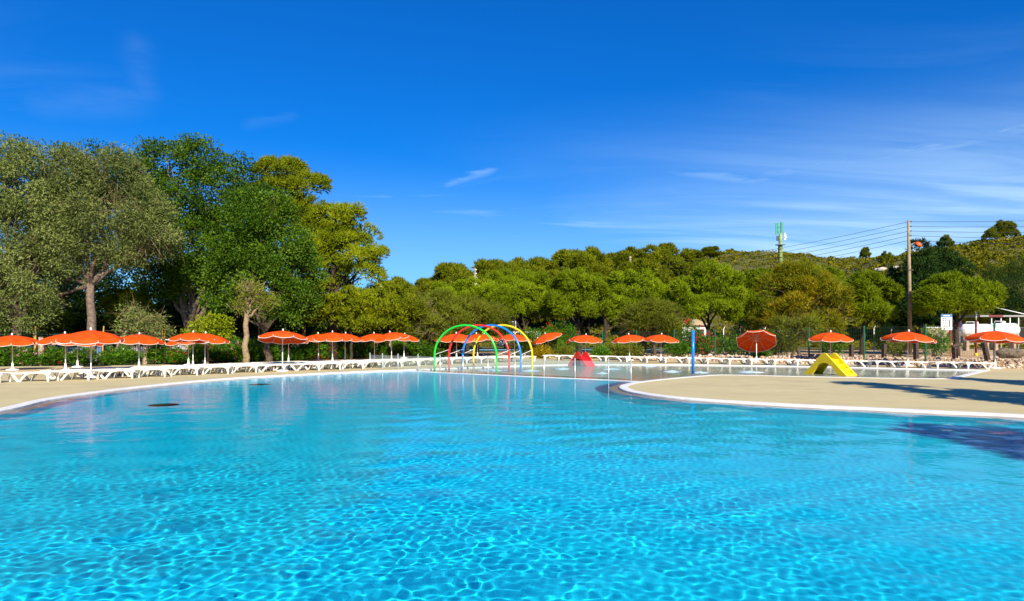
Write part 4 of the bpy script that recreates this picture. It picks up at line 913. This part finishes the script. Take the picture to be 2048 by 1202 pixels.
PAR = [
 (25, 741, 1.90, 'orange parasol cut by the left edge of the picture', gl_, 2, 250, 1.0, .2),
 (131, 742, 1.98, 'orange parasol partly covered by the nearest one, its pole left of it', gl_, 2, 180, 1.0, .5),
 (155, 735, 1.86, 'orange parasol hidden behind the nearest parasol, thin pole showing', gl_, 3, 0, 1.0, .1),
 (182, 756, 2.13, 'nearest orange parasol on the left with a round white base', gl_, 3, 300, 1.0, .36),
 (278, 737, 1.95, 'orange parasol standing alone right of the nearest one', gl_, 2, 0, 1.0, .1),
 (386, 736, 2.05, 'orange parasol in front of a group of three behind the drain grate', gl_, 3, 90, .97, .3),
 (377, 731, 1.85, 'orange parasol at the back of the left group of three', gl_, 4, 180, 1.0, .4),
 (410, 735, 2.0, 'orange parasol at the right of the left group of three', gl_, 3, 0, 1.0, .15),
 (565, 743, 2.13, 'orange parasol tipped towards the trees with its red underside showing', gl_, 9, 95, .97, .35),
 (577, 727, 1.9, 'orange parasol hidden behind the tipped one, thin pole showing', gl_, 3, 20, .95, .1),
 (637, 724, 1.97, 'orange parasol behind and right of the tipped one', gl_, 2, 200, .98, .2),
 (665, 727, 2.07, 'orange parasol in the middle of the group of three', gl_, 3, 280, .98, .36),
 (690, 724, 2.0, 'orange parasol peeping out right of the middle group', gl_, 3, 0, .95, .1),
 (749, 721.5, 2.0, 'orange parasol in front of the right group, left one', gl_, 3, 190, 1.0, .4),
 (783, 722.5, 2.08, 'orange parasol lifted to the right, near the barrier posts', gl_, 9, 195, 1.0, .3),
 (808, 717, 1.95, 'orange parasol small and far behind the lifted one', gl_, 4, 0, .95, .1),
 (913, 717, 2.0, 'orange parasol seen through the green and red arches', gl_, 3, 240, 1.12, .3),
 (898, 714, 1.92, 'orange parasol behind the green arch, thin pole left of its neighbour', gl_, 2, 180, 1.0, .1),
 (955, 714.5, 1.98, 'orange parasol seen through the blue and yellow arches', gl_, 8, 200, 1.1, .2),
 (967, 713, 1.95, 'orange parasol half hidden under the crossing of the arches', gl_, 4, 10, 1.0, .4),
 (1029, 714.5, 1.96, 'orange parasol seen through the right ends of the arches', gl_, 4, 20, 1.08, .35),
 (1096, 714.5, 2.02, 'orange parasol tipped sideways with dark red underside, right of the arches', gr_, 20, 195, .98, .3),
 (1171, 719, 1.9, 'orange parasol right behind the red slide', gr_, 5, 300, .96, .35),
 (1259, 721, 1.92, 'orange parasol, left one of the pair right of the red slide', gr_, 5, 200, .96, .3),
 (1322, 722, 1.93, 'orange parasol, right one of the pair left of the blue spray post', gr_, 4, 320, .96, .36),
 (1661, 726, 2.08, 'orange parasol straight behind the yellow slide', gr_, 2, 270, 1.1, .39),
 (1816, 732, 2.10, 'orange parasol with one wind-bent edge below the utility pole', gr_, 4, 10, 1.15, .1),
 (1990, 737.5, 2.14, 'orange parasol at the right edge in front of the gas tanks', gr_, 4, 20, 1.16, .1)]
for a in PAR: parasol(*a)
# the one tipped right over, underside to the pool
parasol(1513, 724, 1.98, 'orange parasol tipped right over showing its whole red underside', gr_, 34, 74, 1.04, math.pi / 8)

# ------------------------------------------------------------------ water play
arch = [('green_arch', (869, 741.5), (993, 744.5), 'arch_green', 'bright green water arch, the leftmost and nearest'), ('red_arch', (898, 740), (1018, 743.5), 'arch_red', 'red water arch between the green and the blue one'),
        ('blue_arch', (925.5, 739.3), (1041.5, 743), 'arch_blue', 'blue water arch between the red and the yellow one'), ('yellow_arch', (947, 739), (1064.5, 742), 'arch_yellow', 'yellow water arch, the rightmost and farthest')]
AP = []
for nm, l, r, m_, lab in arch:
    a, b = G(*l, WATER), G(*r, WATER); AP.append((a, b))
for i, (nm, l, r, m_, lab) in enumerate(arch):
    a, b = AP[i]; c = (a + b) / 2; w = (b - a) / 2; t = thing('water_arch', lab, 'water arch', (c.x, c.y, -.14), 0, 'splash arches')
    k = F / c.y; topz = EYE + (668 - 650.5) / k + .14; leg = topz * .36
    pts = [(-w.x, -w.y, 0), (-w.x, -w.y, leg * .5)] + [(w.x * -math.cos(u), w.y * -math.cos(u), leg + (topz - leg) * math.sin(u)) for u in np.linspace(0, math.pi, 40)] + [(w.x, w.y, leg * .5), (w.x, w.y, 0)]
    MB().tube(pts, .053, 12).build('arch_tube', M[m_], t, True)
    for s in (-1, 1): o = MB().lathe([(.15, 0), (.15, .03), (.09, .05)], 14).build('foot_flange', M['steel'], t); o.location = (s * w.x, s * w.y, .0)
    if i < 3:
        a2, b2 = AP[i + 1]
        for (p, q) in ((a, a2), (b, b2)):
            MB().tube([(p.x - c.x, p.y - c.y, .95), (q.x - c.x, q.y - c.y, 1.2)], .013, 6).build('brace', M['pole_white'], t)
c = G(1386, 746.5, WATER)
t = thing('spray_post', 'tall blue spray post standing in the paddling pool', 'spray post', (c.x, c.y, -.14))
H = (746.5 - 663) / (F / c.y) + .1
MB().tube([(0, 0, 0), (0, 0, H)], .075, 14).build('post', M['arch_blue'], t, True); MB().lathe([(.08, H), (.08, H + .02), (.05, H + .05)], 14).build('cap', M['arch_blue'], t); MB().tube([(0, -.06, H - .12), (0, -.13, H - .12)], .02, 8).build('nozzle', M['steel'], t); MB().lathe([(.14, 0), (.14, .03), (.09, .05)], 14).build('foot_flange', M['steel'], t)

def slide(name, label, loc, rz, m_, L_=1.15, H=1.02, wd=.62, scale=1.0):
    """slide down the -x side, steps up the +x side, between two arched cheeks"""
    t = thing(name, label, 'slide', loc, rz); t.scale = (scale,) * 3
    outer = [(-L_ - .05, 0), (-L_ + .12, .10), (-.75, .36), (-.42, .70), (-.18, .95), (-.05, H), (.05, H - .02), (.22, .86), (.62, .48), (L_ - .06, .06), (L_ - .02, 0)]
    inner = [(L_ - .42, 0), (L_ - .62, .22), (.30, .50), (.18, .57), (-.02, .60), (-.16, .58), (-.30, .50), (-.52, .22), (-.68, 0)]
    for s in (-1, 1): MB().prism(outer + inner, s * wd / 2 - .045, s * wd / 2 + .045).build('cheek', M[m_], t)
    ch = [(-L_ - .03, .02), (-L_ + .12, .06), (-.75, .28), (-.42, .60), (-.16, .74), (-.04, .76)]; ch2 = [(x + .03, z - .05) for x, z in ch[::-1]]
    MB().prism(ch + ch2, -wd / 2 + .045, wd / 2 - .045).build('chute', M[m_], t)
    for k, (x, z) in enumerate(((-.04, .74), (.22, .56), (.48, .38), (.74, .20))):
        mb = MB(); mb.box((x + .13, 0, z - .015), (.29, wd - .09, .03)); mb.box((x + .27, 0, z - .10), (.02, wd - .09, .18)); mb.build('step', M[m_], t)
    return t
a, b, c2 = G(1603, 747.5, WATER), G(1690, 753.5, WATER), G(1718, 750.5, WATER)
c = (a + c2) / 2
slide('yellow_slide', 'yellow arched toddler slide with steps standing in the paddling pool', (c.x + .05, c.y + .1, -.15), math.radians(-62), 'slide_yellow', scale=1.12)
a, b = G(1134, 731, WATER), G(1192, 732.5, WATER); c = (a + b) / 2
slide('red_slide', 'red arched toddler slide at the far side of the paddling pool', (c.x, c.y, -.15), math.radians(122), 'slide_red', scale=.95)

# glass barrier between the pools
gb = thing('glass_barrier', 'low clear glass barrier with steel posts between the two pools', 'barrier')
bx = [(740, 738.3), (765, 739.8), (796, 741.5), (836, 743.5), (880, 745.5), (926, 747.7), (976, 750), (1030, 752.6), (1088, 755), (1150, 757.8), (1217, 760.5), (1262, 763)]
BP = [G(x, y, -.1) for x, y in bx]
bpm = MB().tube([(0, 0, -.6), (0, 0, .80)], .034, 10).lathe([(.038, .80), (.038, .82), (.01, .83)], 10).mesh('post', True); bpm.materials.append(M['steel'])
for p in BP: o = obj('post', bpm, None, gb); o.location = (p.x, p.y, 0)
for a, b in zip(BP, BP[1:]):
    d = (b - a).normalized() * .07; a2, b2 = a + d, b - d; a2.z = b2.z = .36; MB().beam(a2, b2, .012, .72).build('glass_panel', M['pane'], gb)
# bubbling jets
for i, (x, y, r_) in enumerate(((1345, 743.5, .55), (1400, 745.5, .5), (1500, 744.5, .7), (1225, 738.5, .6), (1205, 747, .35), (1300, 733, .5), (985, 741, .9), (1125, 738, .5), (1060, 742, .6))):
    c = G(x, y, WATER); rg = random.Random(i); mb = MB(); n = 18
    prof = [(1, -.03), (.8, .012), (.5, .03), (.2, .06), (.05, .075)]; vs = []
    for rr, z in prof:
        for j in range(n): q = rr * r_ * (1 + rg.uniform(-.22, .22)); vs.append((q * math.cos(j / n * 6.283), q * math.sin(j / n * 6.283), z + rg.uniform(-.006, .012) * (z > 0)))
    fs = [(a * n + j, a * n + (j + 1) % n, (a + 1) * n + (j + 1) % n, (a + 1) * n + j) for a in range(4) for j in range(n)] + [tuple(4 * n + j for j in range(n))]
    if 'foam' not in M: M['foam'] = mat('foam_water', (.45, .66, .74), .25, (.60, .74, .80), 20, .5, 30)
    mb.add(vs, fs); tag(mb.build('bubbling_jet', M['foam'], None, True), 'low bubbling water jet in the paddling pool, %s' % ('left of the blue spray post', 'at the spray post foot', 'between spray post and yellow slide', 'right of the red slide, farther one', 'right of the red slide, nearer one', 'under the paired parasols', 'below the crossing arches', 'in front of the red slide', 'at the foot of the yellow arch')[i], 'water jet', 'bubbling jets').location = (c.x, c.y, WATER)

# ------------------------------------------------------------------ right-hand background
Yp = 60
b = W(1820, HY, Yp); b.z = terr_z(b.x, b.y); topz = EYE + (668 - 441) / F * Yp
t = thing('utility_pole', 'tall wooden utility pole with many wires and an orange lamp', 'utility pole', b)
Hh = topz - b.z; MB().tube([(0, 0, -.3), (-.05, 0, Hh * .5), (-.13, 0, Hh)], [.17, .15, .12], 10).build('pole', M['wood_pole'], t, True)
WZ = []
for k in range(5):
    z = Hh - .12 - k * .41; WZ.append(b + Vector((-.13 + .13 * (1 - z / Hh), -.12, z))); MB().lathe([(.02, 0), (.05, .02), (.05, .08), (.02, .10)], 8, (0, 0, 0)).build('insulator', M['dark_glass'], t).location = (.0, -.16, z - .05)
for z in (Hh * .47, Hh * .63): MB().box((-.02, 0, z), (.5, .30, .10)).build('bracket', M['wood_dark'], t)
lz = EYE + (668 - 487) / F * Yp - b.z
arm = MB().tube([(0, 0, lz - .1), (.35, -.05, lz + .05), (.5, -.05, lz)], .025, 6).build('lamp_arm', M['steel'], t)
o = MB().lathe([(.30, -.04), (.31, 0), (.29, .10), (.22, .19), (.10, .24), (.02, .25)], 16).build('lamp_shade', M['lamp_orange'], t, True); o.location = (.66, -.08, lz - .12); o.rotation_euler = (.5, .35, 0)
def cable(a, e, sag, lab, i):
    o = MB().tube([a.lerp(e, u) - Vector((0, 0, sag * 4 * u * (1 - u))) for u in np.linspace(0, 1, 15)], .016, 4).mesh('power_cable'); o.materials.append(M['cable'])
    q = obj('power_cable', o); tag(q, lab, 'cable', 'power cables')
N5 = ('uppermost', 'second', 'third', 'fourth', 'lowest')
for k in range(5):
    cable(WZ[k], W(2400, 425 + k * 15, 58), .25, 'thin dark cable running right from the utility pole, %s one' % (N5[k] if k in (0, 4) else N5[k] + ' from the top'), k)
    cable(WZ[k], W(1255, 532 + k * 9, 112), .8, 'thin dark cable running left from the utility pole, %s one' % (N5[k] if k in (0, 4) else N5[k] + ' from the top'), k)
for i, (x, yt, Y, lab, lamp) in enumerate(((950, 536, 80, 'wooden lamp pole with orange lamp rising behind the wide pine', True), (1260, 512, 112, 'wooden pole among the pines on the hill', False), (759, 560, 70, 'short wooden pole at the edge of the layered pine', False))):
    b = W(x, HY, Y); b.z = terr_z(b.x, b.y); Hh = EYE + (668 - yt) / F * Y - b.z
    t = thing('wooden_pole', lab, 'pole', b); MB().tube([(0, 0, -.3), (0, 0, Hh)], [.16, .12], 8).build('pole', M['wood_pole'], t, True)
    for k in range(3): MB().box((.12, -.05, Hh - .2 - k * .45), (.18, .08, .10)).build('insulator', M['tank'], t)
    if lamp:
        lz = EYE + (668 - 562) / F * Y - b.z; MB().tube([(0, 0, lz - .5), (.45, 0, lz - .1), (.8, 0, lz)], .04, 6).build('lamp_arm', M['tank'], t)
        o = MB().lathe([(.40, -.06), (.40, .05), (.30, .2), (.05, .28)], 12).build('lamp_shade', M['lamp_orange'], t, True); o.location = (1.0, 0, lz - .1)
# mast
Ym = 128; b = W(1561, HY, Ym); b.z = terr_z(b.x, b.y); s_ = Ym / F; Hm = EYE + (668 - 466) * s_ - b.z
t = thing('telecom_mast', 'green telecom mast with panel antennas rising over the trees', 'mast', b)
MB().tube([(0, 0, -.5), (0, 0, Hm - 1.5), (0, 0, Hm)], [.52, .33, .31], 14).build('shaft', M['mast'], t, True)
zt_ = EYE + (668 - 490) * s_ - b.z; MB().lathe([(.95, 0), (.95, .10), (.4, .14)], 16, (0, 0, zt_)).build('platform', M['steel'], t)
MB().tube([(0, 0, Hm), (0, 0, Hm + 2.1)], .07, 8).build('head_pole', M['grate'], t); MB().tube([(.02, 0, Hm + 2.0), (.02, 0, Hm + 3.6)], .015, 5).build('lightning_rod', M['steel'], t)
for (x, y, z, w_, h_, m_) in ((.30, -.25, Hm + .95, .34, 2.0, 'antenna'), (-.78, 0, Hm + .75, .22, 2.2, 'antenna'), (-.30, .35, Hm + 1.0, .26, 1.9, 'antenna')): MB().box((x, y, z), (w_, .16, h_)).build('panel_antenna', M[m_], t)
for z in (Hm + .5, Hm + 1.4): MB().tube([(-.8, 0, z), (.3, -.2, z)], .035, 6).build('antenna_arm', M['steel'], t)
for (x, z, r_) in ((.62, Hm - .3, .22), (.72, Hm - .75, .30), (.62, Hm - 1.25, .26)):
    o = MB().lathe([(r_ * .3, 0), (r_, .10), (r_, .22), (r_ * .9, .24)], 14).build('dish', M['tank'], t, True); o.location = (x, -.2, z); o.rotation_euler = (math.radians(75), 0, .5)
MB().box((-.55, 0, Hm - 1.0), (.3, .3, .9)).build('equipment_box', M['grate'], t)
MB().tube([(-.45, 0, 0), (-.42, 0, zt_)], .05, 6).build('cable_duct', M['wood_dark'], t)
for k in range(3): MB().lathe([(.53, 0), (.53, .06)], 14, (0, 0, Hm * (.35 + .17 * k))).build('band', M['mast'], t)

# gas tanks, sign, canopy, barrier, bollards
for i, (x0, x1, yc, Y, lab) in enumerate(((1921, 1982, 661, 66, 'white gas tank, left one, behind the umbrella-shaped pine'), (1976, 2036, 659.5, 70, 'white gas tank, right one, below the grey canopy'))):
    a, b = W(x0, yc, Y), W(x1, yc, Y); L_ = (b - a).length; r_ = 10.5 / F * Y * 1.25; c = (a + b) / 2; zb = terr_z(c.x, c.y)
    t = thing('gas_tank', lab, 'tank', (c.x, c.y, zb), -.12 if i else -.25); zc = c.z - zb
    prof = [(.02, -L_ / 2), (r_ * .55, -L_ / 2 + .10), (r_ * .88, -L_ / 2 + .28), (r_, -L_ / 2 + .5), (r_, L_ / 2 - .5), (r_ * .88, L_ / 2 - .28), (r_ * .55, L_ / 2 - .10), (.02, L_ / 2)]
    o = MB().lathe(prof, 20).build('vessel', M['tank'], t, True); o.rotation_euler = (0, math.pi / 2, 0); o.location = (0, 0, zc)
    for s in (-1, 1): MB().box((s * L_ * .28, 0, (zc - r_ * .6) / 2), (.25, r_ * 1.5, zc - r_ * .6)).build('saddle', M['wall_tan'], t)
    MB().lathe([(.22, 0), (.22, .22), (.12, .26)], 12, (0, 0, zc + r_ - .03)).build('valve_dome', M['tank'], t)
    MB().tube([(-.9, -.2, zc + r_ - .05), (-.9, -.2, zc + r_ + .2), (.0, -.2, zc + r_ + .2)], .03, 6).build('pipe', M['tank'], t)
Y = 55; a, b = W(1883, 660, Y), W(1903, 628.5, Y); c = (a + b) / 2; zb = terr_z(c.x, c.y); w_, h_ = b.x - a.x, b.z - a.z
t = thing('information_board', 'white information board with blue header and rows of black symbols', 'sign', (c.x, c.y, zb), -.2); zc = c.z - zb
MB().box((0, 0, zc), (w_, .05, h_)).build('panel', M['tank'], t); MB().box((0, -.03, zc + h_ * .41), (w_ * .98, .012, h_ * .17)).build('header', M['sign_blue'], t); MB().box((0, -.04, zc + h_ * .41), (w_ * .6, .008, h_ * .05)).build('header_line', M['tank'], t)
rn = random.Random(2)
for r_, zz in enumerate((.24, .10, -.04)):
    for k in range(4): MB().box((-w_ * .30 + k * w_ * .17, -.03, zc + h_ * zz), (w_ * (.05 + .04 * rn.random()), .01, h_ * .08)).build('symbol', M['black'], t)
for zz in (-.18, -.27, -.36): MB().box((-w_ * .08, -.03, zc + h_ * zz), (w_ * .62, .01, h_ * .02)).build('text_line', M['black'], t)
MB().box((w_ * .28, -.031, zc - h_ * .08), (w_ * .10, .01, h_ * .42)).build('side_strip', M['sign_blue'], t)
for s in (-1, 1): MB().tube([(s * w_ * .42, .05, -.2), (s * w_ * .42, .05, zc + h_ * .5)], .035, 8).build('post', M['sign_red'] if s > 0 else M['steel'], t)
Y = 58; c = W(1920.5, 648.5, Y); zb = terr_z(c.x, c.y); t = thing('no_parking_sign', 'round blue sign with red ring and red bar on a post', 'sign', (c.x, c.y, zb), .5); zc = c.z - zb
for nm, r_, y_, m_ in (('red_ring', .30, 0, 'sign_red'), ('blue_disc', .235, -.012, 'sign_blue')):
    o = MB().lathe([(r_, -.01), (r_, .01)], 20).build(nm, M[m_], t); o.rotation_euler = (math.pi / 2, 0, 0); o.location = (0, y_, zc)
MB().box((0, -.03, zc), (.52, .012, .06), Matrix.Rotation(.78, 3, 'Y')).build('red_bar', M['sign_red'], t); MB().tube([(0, .04, -.2), (0, .04, zc + .9)], .03, 8).build('post', M['steel'], t)
Y = 56; c = W(1952, 640, Y); zb = terr_z(c.x, c.y); t = thing('striped_post', 'red post with white top beside the gas tanks', 'post', (c.x, c.y, zb)); zc = c.z - zb
MB().tube([(0, 0, -.2), (0, 0, zc)], .085, 10).build('red_shaft', M['maroon'], t, True); MB().tube([(0, 0, zc), (0, 0, zc + .75)], .06, 10).build('white_top', M['tank'], t, True); MB().lathe([(.14, 0), (.14, .2), (.1, .24)], 10).build('yellow_foot', M['arch_yellow'], t)
Y = 74; a = W(1958, 668, Y); b = W(2140, 668, Y); zb = .2; t = thing('carport_canopy', 'low grey canopy with thin white posts above the gas tanks', 'canopy', (a.x, a.y, zb)); L_ = b.x - a.x; zr = EYE + 36 / F * Y - zb
MB().box((L_ / 2, 1.5, zr), (L_, 3.4, .16)).build('roof', M['grey_roof'], t); MB().box((.9 + .8, -.22, zr), (1.5, .03, .22)).build('fascia_board', M['maroon'], t)
for x in (1983, 2002, 2020, 2037, 2060, 2090): p = W(x, 668, Y); MB().tube([(p.x - a.x, 0, -.2), (p.x - a.x, 0, zr - .08)], .055, 8).build('post', M['tank'], t, True)
t2 = thing('rear_wall', 'tan rendered wall behind the gas tanks', 'wall', (a.x - 3, 78, .1)); MB().box((7, 0, 1.2), (15, .3, 2.6)).build('wall', M['wall_tan'], t2); MB().box((7, 0, 2.55), (15.1, .4, .1)).build('wall_cap', M['coping'], t2)
# sloping pale handrail above the canopy
a, b = W(1968, 610, 80), W(2110, 642, 78); q = tag(MB().tube([a, b], .06, 8).build('handrail', M['tank'], None, True), 'thin pale sloping rail above the grey canopy', 'rail')
for i, (x, yt, yb, lean, lab) in enumerate(((1703, 689, 719, 0, 'right of the yellow slide'), (1768, 688, 720, 0, 'left of the parasol below the utility pole'), (1832, 686, 721, 0, 'below the parasol of the utility pole'), (1911, 690, 722, -.12, 'with a knobbly top by the pine'), (1977, 685, 723, -.42, 'leaning far to the left'))):
    p = RP[0][0]; Yb = float(np.interp(x, [r[0] for r in RF], [q[0].y for q in RP])) + 1.2
    a = W(x, yb, Yb); zb = terr_z(a.x, a.y); Hb = EYE + (668 - yt) / F * Yb - zb
    t = thing('wooden_bollard', 'dark wooden post behind the mesh fence, ' + lab, 'post', (a.x, a.y, zb), .3, 'wooden posts behind the mesh fence')
    MB().beam((0, 0, -.2), (lean * .9, 0, Hb), .22, .22).build('shaft', M['wood_dark'], t)
    if i == 3: MB().tube([(-.35, -.05, Hb - .1), (.3, -.05, Hb + .05)], [.09, .13], 8).build('cross_log', M['wood_dark'], t)
# boulder, slab and log
def boulder(name, lab, loc, dims, seed, m_):
    import bmesh
    bm = bmesh.new(); bmesh.ops.create_icosphere(bm, subdivisions=3, radius=1); rg = random.Random(seed); ph = [rg.uniform(0, 6) for _ in range(6)]
    for v in bm.verts:
        n = 1 + .10 * math.sin(3 * v.co.x + ph[0]) * math.sin(4 * v.co.y + ph[1]) + .07 * math.sin(7 * v.co.z + 5 * v.co.x + ph[2]); v.co = Vector((v.co.x * dims[0], v.co.y * dims[1], v.co.z * dims[2])) * n
    me = bpy.data.meshes.new(name); bm.to_mesh(me); bm.free()
    for f_ in me.polygons: f_.use_smooth = True
    o = obj(name, me, m_); o.location = loc; tag(o, lab, 'rock'); return o
for i, (px, py, Y, r_) in enumerate(((1758, 511, 115, .55), (1766, 516, 113, .75), (1748, 519, 112, .45), (1795, 518, 111, .6), (1450, 505, 168, .6), (1512, 506, 168, .7), (1915, 514, 107, .5))):
    p_ = W(px, py, Y); z_ = terr_z(p_.x, p_.y); boulder('ridge_rock', 'pale rock outcrop on the hill, %s' % ('top of the group left of the utility pole', 'largest in the group left of the utility pole', 'leftmost in the group by the saddle', 'rightmost in the group left of the utility pole', 'left of the mast', 'right beside the mast', 'below the lone dark pine')[i], (p_.x, p_.y, z_ + r_ * .25), (r_ * 1.5, r_, r_ * .55), 30 + i, M['rock_hill'])['group'] = 'rock outcrops'
c = W(2020, 684, 47); boulder('boulder', 'long dark rounded boulder behind the parasol at the right edge', (c.x, c.y, terr_z(c.x, c.y) + .32), (.95, .6, .42), 1, M['dark_stone'])
c = G(2012, 728); boulder('stone_slab', 'flat pale stone slab on the gravel at the right edge', (c.x, c.y + 1.2, terr_z(c.x, c.y + 1.2) + .1), (.38, .25, .13), 2, M['rock'])
c = G(1085, 715); boulder('stone_block', 'pale rough stone beside the yellow-leaved bush', (c.x + .4, c.y + 1.6, .15), (.5, .35, .3), 5, M['rock'])
for i, (px, py, lab) in enumerate(((752, 0, ''),)): pass
# white van and small sign behind the arches
Y = 76; c = W(1016, 672, Y); zb = terr_z(c.x, c.y)
t = thing('white_van', 'white van parked behind the arches, half hidden by bushes', 'van', (c.x + 1.2, c.y, zb), .15)
body = [(-2.3, .35), (-2.35, .8), (-2.2, 1.05), (-1.45, 1.2), (-.75, 1.95), (2.2, 2.0), (2.3, 1.8), (2.3, .35)]
MB().prism(body, -.9, .9).build('body', M['car_white'], t); MB().prism([(-1.35, 1.24), (-.78, 1.82), (.0, 1.82), (.0, 1.24)], -.92, -.905).build('side_window', M['dark_glass'], t); MB().prism([(.12, 1.24), (.12, 1.82), (1.2, 1.82), (1.2, 1.24)], -.92, -.905).build('side_window', M['dark_glass'], t)
for x in (-1.5, 1.5):
    o = MB().lathe([(.20, -.1), (.33, -.09), (.33, .09), (.20, .1)], 18).build('wheel', M['rubber'], t); o.rotation_euler = (math.pi / 2, 0, 0); o.location = (x, -.85, .33)
    h_ = MB().lathe([(.19, .0), (.19, .03), (.05, .05)], 12).build('hub', M['steel'], o); h_.location = (0, 0, .09)
MB().box((-2.3, -.6, .85), (.06, .3, .16)).build('headlight', M['dark_glass'], t); MB().box((-2.32, 0, .45), (.14, 1.7, .18)).build('bumper', M['grey_roof'], t)
Y = 74; c = W(1022.5, 647, Y); zb = terr_z(c.x, c.y); t = thing('white_notice', 'small white notice with a red mark above the white van', 'sign', (c.x, c.y, zb)); zc = c.z - zb; h_ = 9.5 / F * Y
MB().box((0, 0, zc), (h_ * 1.0, .04, h_)).build('panel', M['tank'], t)
o = MB().tube([(.11 * math.cos(u), -.03, zc + .05 + .11 * math.sin(u)) for u in np.linspace(.6, 5.2, 14)], .03, 5).build('red_mark', M['sign_red'], t); MB().box((.09, -.03, zc + .08), (.05, .015, .2), Matrix.Rotation(.4, 3, 'Y')).build('red_stroke', M['sign_red'], t); MB().box((0, -.03, zc - .17), (.26, .012, .05)).build('blue_line', M['sign_blue'], t)
for s in (-1, 1): MB().tube([(s * h_ * .9, .05, -.1), (s * h_ * .9, .05, zc + h_ * .5)], .05, 8).build('post', M['tank'], t)
# parked cars glimpsed behind the left fence
for i, (x, y, Y, m_, lab) in enumerate(((155, 668, 47, 'car_blue', 'blue parked car glimpsed through the fence above the nearest parasol'), (312, 670, 47, 'car_white', 'white parked car glimpsed through the fence right of the lone parasol'), (10, 672, 47, 'car_white', 'white parked car glimpsed behind the fence at the left edge'))):
    c = W(x, y, Y); zb = terr_z(c.x, c.y); t = thing('parked_car', lab, 'car', (c.x, c.y, zb), .35, 'cars parked behind the left fence')
    MB().prism([(-2.1, .3), (-2.15, .7), (-1.9, .88), (-1.1, .98), (-.55, 1.45), (.9, 1.5), (1.6, 1.05), (2.1, .95), (2.15, .35)], -.85, .85).build('body', M[m_], t)
    MB().prism([(-1.0, 1.0), (-.52, 1.38), (.1, 1.41), (.1, 1.0)], -.87, -.855).build('side_window', M['dark_glass'], t); MB().prism([(.18, 1.0), (.18, 1.41), (.85, 1.42), (1.4, 1.03)], -.87, -.855).build('side_window', M['dark_glass'], t)
    for xx in (-1.35, 1.3): o = MB().lathe([(.18, -.1), (.31, -.09), (.31, .09), (.18, .1)], 16).build('wheel', M['rubber'], t); o.rotation_euler = (math.pi / 2, 0, 0); o.location = (xx, -.8, .31)
# pale painted trunk props and white shed seen between the pines
Y = 78; c = W(1378, 640, Y); zb = terr_z(c.x, c.y); t = thing('white_shed', 'small white building glimpsed between pines behind the blue spray post', 'building', (c.x, c.y, zb), .2)
MB().box((0, 0, 1.3), (3.2, 3, 2.6)).build('wall', M['white_wall'], t); MB().prism([(-1.9, 2.6), (0, 3.3), (1.9, 2.6)], -1.8, 1.8).build('roof', M['wall_tan'], t); MB().box((.6, -1.53, 1.1), (.9, .05, 2.1)).build('door', M['wood_dark'], t); MB().box((-.7, -1.53, 1.5), (.8, .05, .8)).build('window', M['dark_glass'], t)
for i, x in enumerate((1306, 1447, 1480, 1530, 1558, 1640, 1680, 1748, 1783)):
    Y = 66; c = W(x, 640, Y); zb = terr_z(c.x, c.y); t = thing('white_fence_post', 'thin white post among the pines beyond the fence, %s from the left' % ORD[i], 'post', (c.x, c.y, zb), 0, 'thin white posts'); MB().tube([(0, 0, -.2), (0, 0, 2.3)], .05, 8).build('shaft', M['tank'], t, True); MB().tube([(0, 0, 2.3), (.12, 0, 2.55)], .04, 6).build('arm', M['tank'], t)

# trees beside and behind the camera whose shadows reach the deck and the water
def side_tree(lab, x, y, H, blobs, seed):
    t = thing('cypress', lab, 'tree', (x, y, 0)); MB().tube([(0, 0, -.1), (0, 0, H * .9)], [.22, .05], 8).build('trunk', M['bark_red'], t, True)
    obj('crown', needle_crown('crown', seed, blobs, 4200, 5, .45, .11, LM['dark'], .4, 0, rc=.4, up=.3), None, t)
side_tree('cypress out of view to the right whose shadow crosses the deck', 17.6, 13.0, 10.5, [(0, 0, 3.2, 2.6, 2.6, 1.4), (0, 0, 5.2, 2.1, 2.1, 1.5), (0, 0, 7.2, 1.2, 1.2, 1.4), (.5, 0, 6.3, 1.8, .5, .4), (0, 0, 9.2, .5, .5, 1.4)], 301)
side_tree('second cypress out of view to the right, beside the paddling pool', 23.2, 17.0, 9.5, [(0, 0, 3.2, 2.0, 2.0, 1.4), (0, 0, 5.2, 1.5, 1.5, 1.5), (0, 0, 7.0, 1.0, 1.0, 1.4), (0, 0, 8.6, .5, .5, 1.2)], 304)
side_tree('cypress out of view to the right whose shadow reaches the pool', 15.0, -.6, 10.3, [(0, 0, 3.4, 2.2, 2.2, 1.6), (0, 0, 5.8, 2.0, 2.0, 1.6), (0, 0, 7.8, 1.8, 1.8, 1.4), (0, 0, 9.6, 1.2, 1.2, 1.2)], 302)
side_tree('unseen cypress added behind the viewer to shade the near left corner', -.15, -12.0, 12.2, [(0, 0, 5, 1.5, 1.5, 1.5), (0, 0, 7.5, 1.3, 1.3, 1.5), (0, 0, 9.6, 1.1, 1.1, 1.4), (0, 0, 11.2, .8, .8, 1.0)], 303)  # added out of view only to cast the corner shadow, true source unknown
